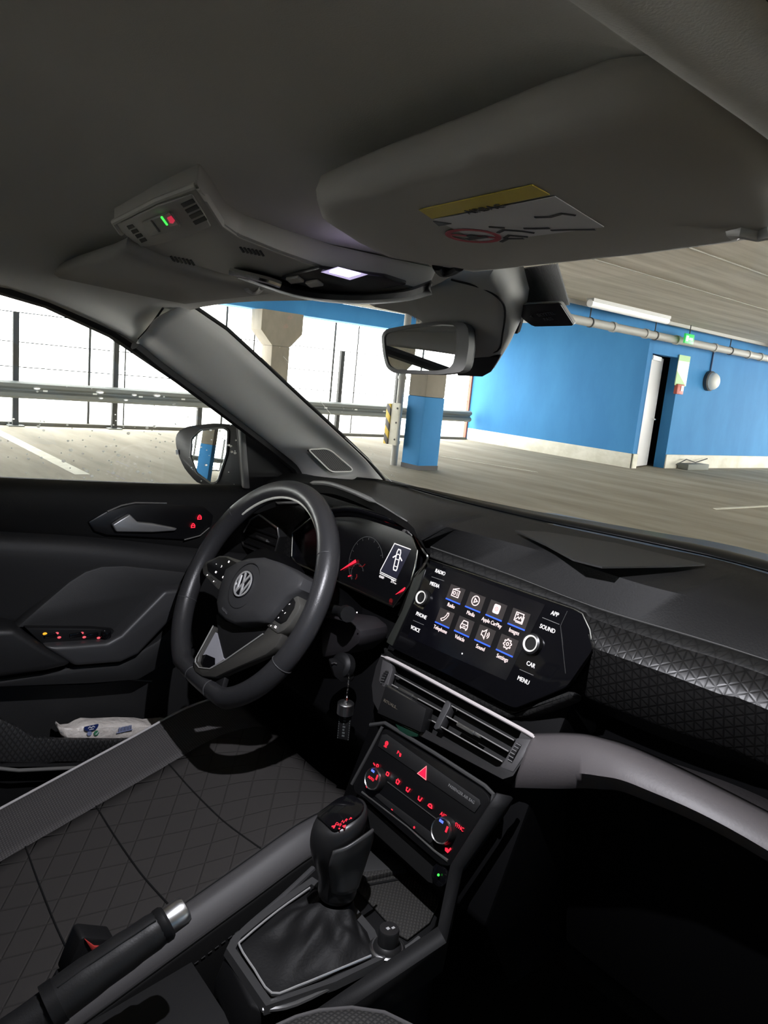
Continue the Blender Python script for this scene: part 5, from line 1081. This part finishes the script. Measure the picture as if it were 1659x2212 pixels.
for x, y, r, x2, y2, au in ((804, 1682, .0143, 818, 1676, True), (952, 1794, .0152, 966, 1787, False)):
    base = kuv(x2, y2); cfr = KF.pix(x, y, .011)
    cc = V(KF.uv(x, y, .011))
    kn = mesh('rotary_knob', G().lathe(KF(cc.x, cc.y, 0), KF.n, [(r * 1.10, 0), (r * 1.08, .006), (r * 1.0, .0095), (r * .96, .011), (.001, .011)], 36), mat('knob side', (.012, .012, .012), .4), cl_)
    mesh('knob_ring', G().loft([[KF(cc.x + rr * math.cos(t), cc.y + rr * math.sin(t), h) for t in [i * .1745 for i in range(36)]] for rr, h in ((r * 1.01, .0085), (r * 1.02, .0105), (r * .97, .0122), (r * .91, .0112))], closed=True), SATIN, kn)
    mesh('blue_mark', G().fbox(KF, cc.x - r * .45, cc.y + r * .55, cc.x - r * .02, cc.y + r * .75, .0113, .0118), COLD, kn, smooth=False)
    mesh('red_mark', G().fbox(KF, cc.x + r * .45, cc.y + r * .15, cc.x + r * .62, cc.y + r * .62, .0113, .0118), RED, kn, smooth=False)
    if au: mesh('auto_lettering', G().text(KF, 'AUTO', cc.x - r * .12, cc.y - r * .05, .0052, .0113, .0118, sx=.85), RED, kn, smooth=False)
pl_ = mesh('lower_pocket', G().prism([KF.pix(x, y, -.012) for x, y in ((790, 1735), (940, 1862), (968, 1880), (955, 1915), (925, 1905), (800, 1790))], -KF.n * .01), MATS['vent dark'], cl_)
g_ = KF.pix(947, 1890, -.002); mesh('usb_socket', G().lathe(g_ - KF.n * .01, KF.n, [(.013, 0), (.013, .008), (.011, .009), (.001, .009)], 20), GLOSS, cl_)
mesh('green_light', G().ball(KF.pix(947, 1890, .001), .0016, 8), GREEN, cl_)
# ------------------------------------------------------------------ steering wheel
tl, rt = math.radians(26.93), math.radians(1.53)
un = V((0, -math.cos(tl), math.sin(tl))); uu = V((1, 0, 0)); uv_ = un.cross(uu)
WH = Fr((-.3785, .5765, .9970), uu * math.cos(rt) - uv_ * math.sin(rt), un)
sw_ = thing('steering_wheel', 'black leather steering wheel with grey spokes and round emblem', 'steering wheel', WH.o)
RL = mat('wheel leather', (.028, .028, .030), .36, bump=(420, .22, .0008))
GRT = mat('wheel grey trim', (.055, .053, .048), .42, .2)
R0 = .1755
def rimpt(a, k=0.0, h=0.0):
    x, y = (R0 + k) * math.cos(a), (R0 + k) * math.sin(a)
    fl = -.158 - k * .9
    if y < fl: y = fl + (y - fl) * .18
    return WH(x, y, h)
path = [rimpt(i * 2 * math.pi / 96) for i in range(96)]
rows = []
for i in range(96):
    a = i * 2 * math.pi / 96; ring = []
    d_ = math.degrees(a) % 360
    thumb = 1 + .14 * math.exp(-((d_ - 145) / 14) ** 2) + .14 * math.exp(-((d_ - 35) / 14) ** 2)
    for j in range(18):
        t = j * 2 * math.pi / 18
        ring.append(rimpt(a, .0158 * math.cos(t) * thumb, .0172 * math.sin(t)))
    rows.append(ring)
rows.append(rows[0])
mesh('rim', G().loft(rows, closed=True), RL, sw_, angle=80)
def arc_(k, h, a0, a1, n=40): return [rimpt(math.radians(a0 + (a1 - a0) * i / (n - 1)), k, h) for i in range(n)]
SEAM = mat('seam thread', (.05, .05, .052), .6)
mesh('inner_insert', G().tube(arc_(-.0152, .004, 38, 140), .0026, 8), mat('gloss insert', (.62, .62, .55), .3), sw_)  # pale colour stands in for the windscreen reflected in the gloss insert
for d_ in (35, 146, 205, 262, 283, 338):
    a = math.radians(d_)
    mesh('rim_seam', G().tube([rimpt(a, .0161 * math.cos(t), .0175 * math.sin(t)) for t in [j * .3491 for j in range(18)]], .0008, 6, closed=True), SEAM, sw_)
def wpts(pts, h): return [WH.pix(340 + x / 3.77, 1000 + y / 3.77, h) for x, y in pts]
# hub pad
hp = [(540, 860), (640, 800), (730, 768), (860, 760), (985, 800), (1100, 870), (1185, 935), (1150, 1020), (1060, 1080), (960, 1190), (885, 1285), (800, 1295), (620, 1307), (540, 1275), (480, 1220), (466, 1130), (492, 1020)]
pf = wpts(hp, .030); ce = sum(pf, V()) / len(pf)
HUB = mat('hub pad plastic', (.040, .040, .042), .55, bump=(800, .25, .0007))
hub = mesh('hub_pad', G().loft([[p.lerp(ce, k) + un * h for p in pf] for k, h in ((-.02, -.04), (0, -.012), (.015, -.003), (.07, .0), (.35, .003), (.7, .004))], closed=True, caps=True), HUB, sw_, angle=50)
mesh('column_boss', G().lathe(WH(0, 0, -.06), un, [(.07, 0), (.075, .03), (.07, .06)], 24), MATS['fascia black'], sw_)
# lower hub and arms
mesh('lower_hub', G().prism(wpts([(470, 1220), (560, 1290), (760, 1300), (890, 1280), (960, 1190), (1060, 1090), (1000, 1280), (900, 1400), (640, 1560), (520, 1600), (500, 1480)], .008), -un * .02), BLK2, sw_, bevel=.003)
spk = mesh('lower_spoke', G().prism(wpts([(448, 1320), (310, 1590), (286, 1640), (300, 1700), (360, 1738), (470, 1745), (560, 1700), (700, 1640), (880, 1560), (960, 1500), (1010, 1400), (960, 1330), (900, 1330), (860, 1390), (560, 1600), (430, 1675), (350, 1665), (325, 1620), (340, 1560), (462, 1335)], .016), -un * .016), GRT, sw_, bevel=.003)
mesh('spoke_insert', G().prism(wpts([(455, 1340), (335, 1560), (330, 1625), (360, 1665), (430, 1670), (540, 1600), (500, 1440)], .009), -un * .006), mat('polished insert', (.55, .55, .60), .28, .35), spk, smooth=False)  # pale bluish colour stands in for a bright reflection in the shiny insert
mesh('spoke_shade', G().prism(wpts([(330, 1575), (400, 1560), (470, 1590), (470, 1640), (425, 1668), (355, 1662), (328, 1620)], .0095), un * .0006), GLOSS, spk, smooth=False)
mesh('spoke_edge', G().tube(wpts([(455, 1325), (312, 1590), (308, 1625), (340, 1668), (430, 1676), (560, 1600), (860, 1392)], .0165), .0011, 6), mat('spoke edge silver', (.42, .42, .40), .35, .3), spk)
mesh('spoke_foot', G().prism(wpts([(500, 1745), (470, 1780), (490, 1830), (520, 1840), (560, 1700)], .006), -un * .01), BLK2, spk, bevel=.002)
# button pads
def pad(frame, inner, lower, icons, nm):
    f = mesh('button_pad', G().prism(wpts(frame, .018), -un * .022), mat('pad frame grey', (.085, .083, .075), .4, .2), sw_, bevel=.0025); lab(f, nm)
    mesh('keypad', G().prism(wpts(inner, .0182), un * .0012), mat('keypad black', (.006, .006, .0065), .35), f, bevel=.0006)
    mesh('lower_key', G().tube(wpts(lower, .0186), .0006, 5), SEAM, f)
    for i, (x, y, st) in enumerate(icons):
        p = V(WH.uv(340 + x / 3.77, 1000 + y / 3.77, .0196)); g = G()
        for pts in st: g.ribbon(WH, [(p.x + a * .001, p.y + b * .001) for a, b in pts], .0010, .0196, .0199)
        mesh('key_symbol', g, WHITE, f, smooth=False)
box_ = [[(-1.8, 1.2), (1.8, 1.2), (1.8, -1.2), (-1.8, -1.2), (-1.8, 1.2)], [(-1, 0), (1, 0)]]
rnd_ = [[(1.6 * math.cos(i * .785), 1.5 * math.sin(i * .785)) for i in range(9)], [(-.6, -.5), (.5, .7)]]
dash = [[(-1, 0), (1, 0)]]; plus = [[(-1, 0), (1, 0)], [(0, -1), (0, 1)]]
pad([(362, 855), (382, 808), (505, 753), (565, 756), (700, 800), (640, 870), (560, 960), (520, 1020), (490, 1032), (370, 905)], [(408, 822), (505, 768), (565, 770), (665, 822), (600, 900), (532, 968), (500, 950), (415, 880)], [(382, 900), (400, 890), (492, 970), (474, 1005)],
    [(582, 805, [[(-2, 1.3), (2, 1.3)], [(-2, 0), (2, 0)], [(-2, -1.3), (2, -1.3)]]), (642, 836, rnd_), (480, 824, dash), (521, 843, [[(-1, 1.4), (1, 1.4), (1.2, 0), (0, -1.8)]]), (563, 868, plus), (477, 889, box_), (535, 930, rnd_), (406, 914, [[(-1.2, -1), (-.2, 1), (.8, -.6)], [(.8, 1), (1.4, 0)]]), (458, 966, [[(-1.2, -1), (-.2, 1), (.8, -.6)], [(.8, 1), (1.4, 0)]])], 'left button pad with white symbols')
pad([(1125, 1035), (1162, 1150), (1145, 1205), (1075, 1320), (1030, 1362), (975, 1390), (885, 1325), (940, 1230), (1060, 1085)], [(1090, 1065), (1128, 1135), (1118, 1180), (1052, 1288), (1008, 1312), (935, 1265), (950, 1225), (1060, 1100)], [(905, 1310), (930, 1300), (990, 1335), (978, 1372)],
    [(1051, 1120, [[(-1.5, -.8), (0, 1), (1.4, .4)]]), (1076, 1150, [[(-1, -.8), (1, .8)]]), (1003, 1184, [[(-1.2, 1), (-1, -1.2), (1.2, -1)]]), (1020, 1203, dash), (1040, 1222, [[(-.6, -1.2), (.8, 1.2)]]), (949, 1240, box_[:1]), (986, 1260, [[(-.4, -1), (.5, 1)]]), (925, 1326, [[(-.3, -1), (.3, 1)]]), (962, 1336, box_[:1])], 'right button pad with white symbols')
# emblem and airbag marking
lc = V(WH.uv(340 + 705 / 3.77, 1000 + 988 / 3.77, .034)); k = .0212
em = mesh('emblem', G().lathe(WH(lc.x, lc.y, .031), un, [(k * 1.03, 0), (k * 1.03, .004), (k * .98, .005), (.001, .005)], 36), mat('emblem black', (.01, .01, .012), .1), hub)
g = G()
LG = lambda pts, w=.15, cl=False: g.ribbon(WH, [(lc.x + x * k, lc.y + y * k) for x, y in pts], w * k, .0358, .0372, closed=cl)
LG([(.93 * math.cos(i * .19635), .93 * math.sin(i * .19635)) for i in range(32)], .12, True)
LG([(-.34, .80), (0, .06), (.34, .80)]); LG([(-.72, .48), (-.34, -.70), (-.02, .0), (.02, 0), (.34, -.70), (.72, .48)])
mesh('emblem_letters', g, mat('emblem silver', (.62, .62, .62), .3, .4), em, smooth=False)
mesh('emblem_ring_groove', G().tube([WH(lc.x + .036 * math.cos(i * .19635), lc.y - .002 + .037 * math.sin(i * .19635), .0332) for i in range(32)], .0005, 5, closed=True), BLK, hub)
ap_ = V(WH.uv(340 + 548 / 3.77, 1000 + 1202 / 3.77, .031))
mesh('airbag_lettering', G().text(WH, 'AIRBAG', ap_.x, ap_.y, .0062, .0306, .0316, rot=-.12), mat('embossed print', (.075, .075, .078), .5), hub, smooth=False)

# ------------------------------------------------------------------ centre console and gear lever
cc_ = thing('centre_console', 'black centre console with silver edged gear gate and ribbed tray', 'centre console', (0, .5, .45))
CZ = .68
DP = mat('console dark plastic', (.008, .008, .0085), .55, spec=.25, bump=(700, .2, .0006))
op = PZ([(487, 2062), (500, 2040), (560, 1982), (677, 1876), (760, 1850), (900, 1862), (965, 1905), (940, 2000), (921, 2022), (872, 2054), (771, 2106), (648, 2170), (566, 2184), (540, 2170)], CZ)
mesh('console_body', G().loft([[V((p.x * 1.12 - (.01 if p.x < 0 else -.01), p.y - .02, .36)) for p in op], [p + V((0, -.012 if p.y < .45 else 0, -.03)) for p in op], op], closed=True, caps=True), DP, cc_, bevel=.003)
ip = PZ([(508, 2060), (520, 2036), (575, 1990), (672, 1920), (752, 1975), (792, 2024), (812, 2078), (716, 2124), (584, 2170)], CZ)
ce = sum(ip, V()) / len(ip)
oo = [p.lerp(ce, -.16) for p in ip]
fr_ = mesh('gate_surround', G().loft([[p + V((0, 0, .0)) for p in oo], [p.lerp(ce, .03) + V((0, 0, .009)) for p in oo], [p + V((0, 0, .007)) for p in ip], [p + V((0, 0, -.004)) for p in ip]], closed=True), mat('surround grey', (.05, .05, .051), .42), cc_, angle=40)
mesh('chrome_line', G().tube([p + V((0, 0, .0098)) for p in cr(PZ([(668, 1932), (600, 1981), (527, 2042), (517, 2060), (548, 2110), (586, 2162), (640, 2147), (713, 2117), (800, 2080)], CZ), 3)], .0013, 6), mat('gate chrome', (.6, .6, .6), .25, .4), cc_)
mesh('side_rail', G().tube([p + V((0, 0, .002)) for p in cr(PZ([(566, 2186), (640, 2172), (771, 2106), (872, 2054), (905, 2030)], CZ), 4)], .0030, 8), mat('gloss rail', (.10, .10, .10), .2), cc_)
mesh('left_rail', G().tube([p + V((0, 0, .001)) for p in cr(PZ([(500, 2040), (540, 2000), (610, 1940), (676, 1878)], CZ), 4)], .0042, 8), mat('rail grey', (.07, .07, .072), .4), cc_)
tray = PZ([(752, 1905), (900, 1876), (958, 1900), (945, 1960), (928, 1998), (880, 2035), (862, 2025)], CZ)
RIB = lines_mat('ribbed rubber', (.040, .038, .034), (.018, .017, .016), [((.75, .66, 0), .0042, .4), ((-.66, .75, 0), .0055, .25)], .7, .0008)
mesh('tray_mat', G().prism([p + V((0, 0, .001)) for p in tray], (0, 0, .003)), RIB, cc_, bevel=.001)
mesh('tray_step', G().prism([p + V((0, 0, .003)) for p in PZ([(752, 1903), (905, 1873), (908, 1884), (784, 1912)], CZ)], (0, 0, .008)), RIB, cc_, bevel=.001)
mesh('tray_slot', G().prism([p + V((0, 0, .0105)) for p in PZ([(784, 1928), (918, 1903), (921, 1906), (786, 1932)], CZ - .007)], (0, 0, .002)), MATS['vent dark'], cc_, smooth=False)
mesh('tray_back', G().prism([P(758, 1850, Z=CZ), P(900, 1862, Z=CZ), P(880, 1890, Z=CZ), P(752, 1903, Z=CZ)], (0, 0, .012)), mat('tray back', (.03, .03, .03), .6), cc_, bevel=.002)
mesh('right_cheek', G().loft([[V((.085, .40, .67)), V((.088, .60, .70)), P(972, 1872, X=.095), P(1056, 1745, X=.118), P(1075, 1716, X=.122)], [V((.098, .40, .66)), V((.105, .60, .69)), P(1000, 1876, X=.106), P(1092, 1748, X=.128), P(1108, 1724, X=.13)], [V((.10, .40, .62)), V((.105, .60, .65)), P(1000, 1886, X=.105), P(1094, 1756, X=.126), P(1108, 1732, X=.128)]]), mat('cheek plastic', (.016, .016, .0165), .6, spec=.25, bump=(700, .2, .0006)), cc_, solid=.004, angle=50)
mesh('rear_tunnel', G().loft([[V((-.12, y, .36)), V((-.105, y, z - .03)), V((-.08, y, z)), V((.06, y, z)), V((.08, y, z - .03)), V((.085, y, .36))] for y, z in ((-.6, .60), (-.1, .61), (.2, .615), (.36, .64))]), mat('tunnel grey', (.02, .02, .0205), .6, spec=.25, bump=(700, .2, .0006)), cc_, angle=50)

gl_ = thing('gear_lever', 'black automatic gear lever with red gate letters above a leather gaiter', 'gear lever', (-.01, .5, .69))
kb = P(728, 1930, X=-.005)      # collar at the foot of the knob
ring = lambda c, rx, ry, tiltx=0, n=20: [c + V((rx * math.cos(q * 2 * math.pi / n), ry * math.sin(q * 2 * math.pi / n), tiltx * math.sin(q * 2 * math.pi / n))) for q in range(n)]
K = lambda dx, dy, z: V((kb.x + dx, kb.y + dy, z))
secs = [ring(K(0, 0, .716), .0215, .0225), ring(K(0, 0, .722), .0245, .0255), ring(K(0, .0, .745), .0225, .0245), ring(K(-.002, -.004, .768), .0235, .029, .004), ring(K(-.003, -.006, .790), .0275, .034, .008), ring(K(-.003, -.005, .806), .030, .0365, .010), ring(K(-.003, -.003, .819), .030, .036, .010), ring(K(-.003, -.002, .827), .0265, .033, .010), ring(K(-.003, -.002, .8295), .020, .026, .008)]
knob = mesh('knob', G().loft(secs, closed=True, caps=True), mat('knob leather', (.016, .016, .0165), .33), gl_, angle=60, sub=1)
tp_ = V((0, -.28, 1)).normalized(); KT = Fr(K(-.003, -.002, .8302), (1, 0, 0), (0, -.30, .954))
cap = mesh('knob_top', G().prism([KT(x, y, -.003) for x, y in rnd([(-.020, -.026), (.020, -.026), (.022, .012), (.012, .027), (-.012, .027), (-.022, .012)], .008)], KT.n * .0045), GLOSS, knob, bevel=.0015)
g = G()
for s, x, y in (('P', 757, 1769), ('R', 748, 1772), ('N', 741, 1775.5), ('D/S', 731, 1781)):
    u, v = KT.uv(x, y, .0016); g.text(KT, s, u, v, .0056, .0016, .002, rot=.35)
for x, y, pts in ((720, 1786.5, [(-.002, -.001), (0, .002), (.002, -.001)]), (743, 1785.5, [(-.0015, -.001), (0, .0015), (.0015, -.001)]), (733, 1790, [(-.001, 0), (.001, 0)])):
    u, v = KT.uv(x, y, .0016); g.ribbon(KT, [(u + a, v + b) for a, b in pts], .0018, .0016, .002)
mesh('gate_lettering', g, RED, cap, smooth=False)
sh = [[K(.0285, .022, .818), K(.0265, .024, .800), K(.0235, .020, .772), K(.0225, .012, .740)], [K(.0310, .006, .816), K(.0300, .008, .798), K(.026, .006, .770), K(.0245, .004, .738)], [K(.0295, -.016, .809), K(.0275, -.018, .790), K(.0235, -.014, .765), K(.0215, -.010, .738)], [K(.022, -.030, .803), K(.018, -.031, .782), K(.014, -.024, .760), K(.012, -.018, .738)]]
mesh('side_shield', G().loft(grid(sh, 4, 4)), mat('shield satin', (.085, .085, .085), .36, .4), knob, solid=.0025, off=1)
mesh('release_key', G().prism([K(-.0325, -.01, .80), K(-.0325, .012, .805), K(-.0325, .012, .785), K(-.0325, -.01, .78)], (.006, 0, 0)), GLOSS, knob, bevel=.002)
rg = random.Random(3); rows = []
ib = resample([p + V((0, 0, .004)) for p in ip] + [ip[0] + V((0, 0, .004))], 49)[:-1]
cen = K(0, 0, .714)
for i in range(13):
    t = i / 12; row = []
    for j, p in enumerate(ib):
        a = math.atan2(p.y - cen.y, p.x - cen.x); q = cen + V((.0205 * math.cos(a), .0215 * math.sin(a), 0))
        w = p.lerp(q, t ** .85); w.z = p.z + (q.z - p.z) * t ** 1.5 - .004 * math.sin(math.pi * t)
        am = math.sin(math.pi * t)
        w.z += am * (.0042 * math.sin(3 * a + 5 * t + 1) + .0036 * math.sin(7 * a - 6 * t) + .0022 * math.sin(11 * a + 9 * t)) + .006 * am
        row.append(w)
    rows.append(row)
mesh('gaiter', G().loft(rows, closed=True), mat('gaiter leather', (.010, .010, .0105), .62, spec=.3, bump=(300, .4, .001)), gl_, angle=80, sub=1)

sk = thing('power_socket_plug', 'round black plug standing in the chrome ringed console socket', 'socket plug', P(836, 2044, Z=CZ))
pc = P(836, 2050, Z=CZ + .004)
mesh('socket_ring', G().lathe(pc, (0, 0, 1), [(.0215, 0), (.0215, .003), (.0195, .0045), (.0185, .003), (.001, .003)], 28), SATIN, sk)
kn = mesh('plug', G().lathe(pc, (0, 0, 1), [(.0175, .003), (.0165, .006), (.0125, .009), (.0125, .026), (.0115, .028), (.001, .0284)], 24), mat('plug black', (.018, .018, .0185), .4), sk)
mesh('plug_mark', G().fbox(Fr(pc + V((0, 0, .0285)), (1, 0, 0), (0, 0, 1)), -.002, -.004, .002, 0, 0, .0004).fbox(Fr(pc + V((0, 0, .0285)), (1, 0, 0), (0, 0, 1)), .001, .002, .004, .006, 0, .0004), MATS['grey print'], kn, smooth=False)
scn.cycles.use_denoising = True
scn.cycles.max_bounces = 10; scn.cycles.diffuse_bounces = 5; scn.cycles.transparent_max_bounces = 12
scn.cycles.sample_clamp_indirect = 6
# structure labels
for o in scn.objects:
    if o.parent is None and 'o' in o.keys() and o.get('kind') == 'structure' and 'category' not in o.keys(): pass
for o in scn.objects:
    if 'o' in o.keys(): del o['o']
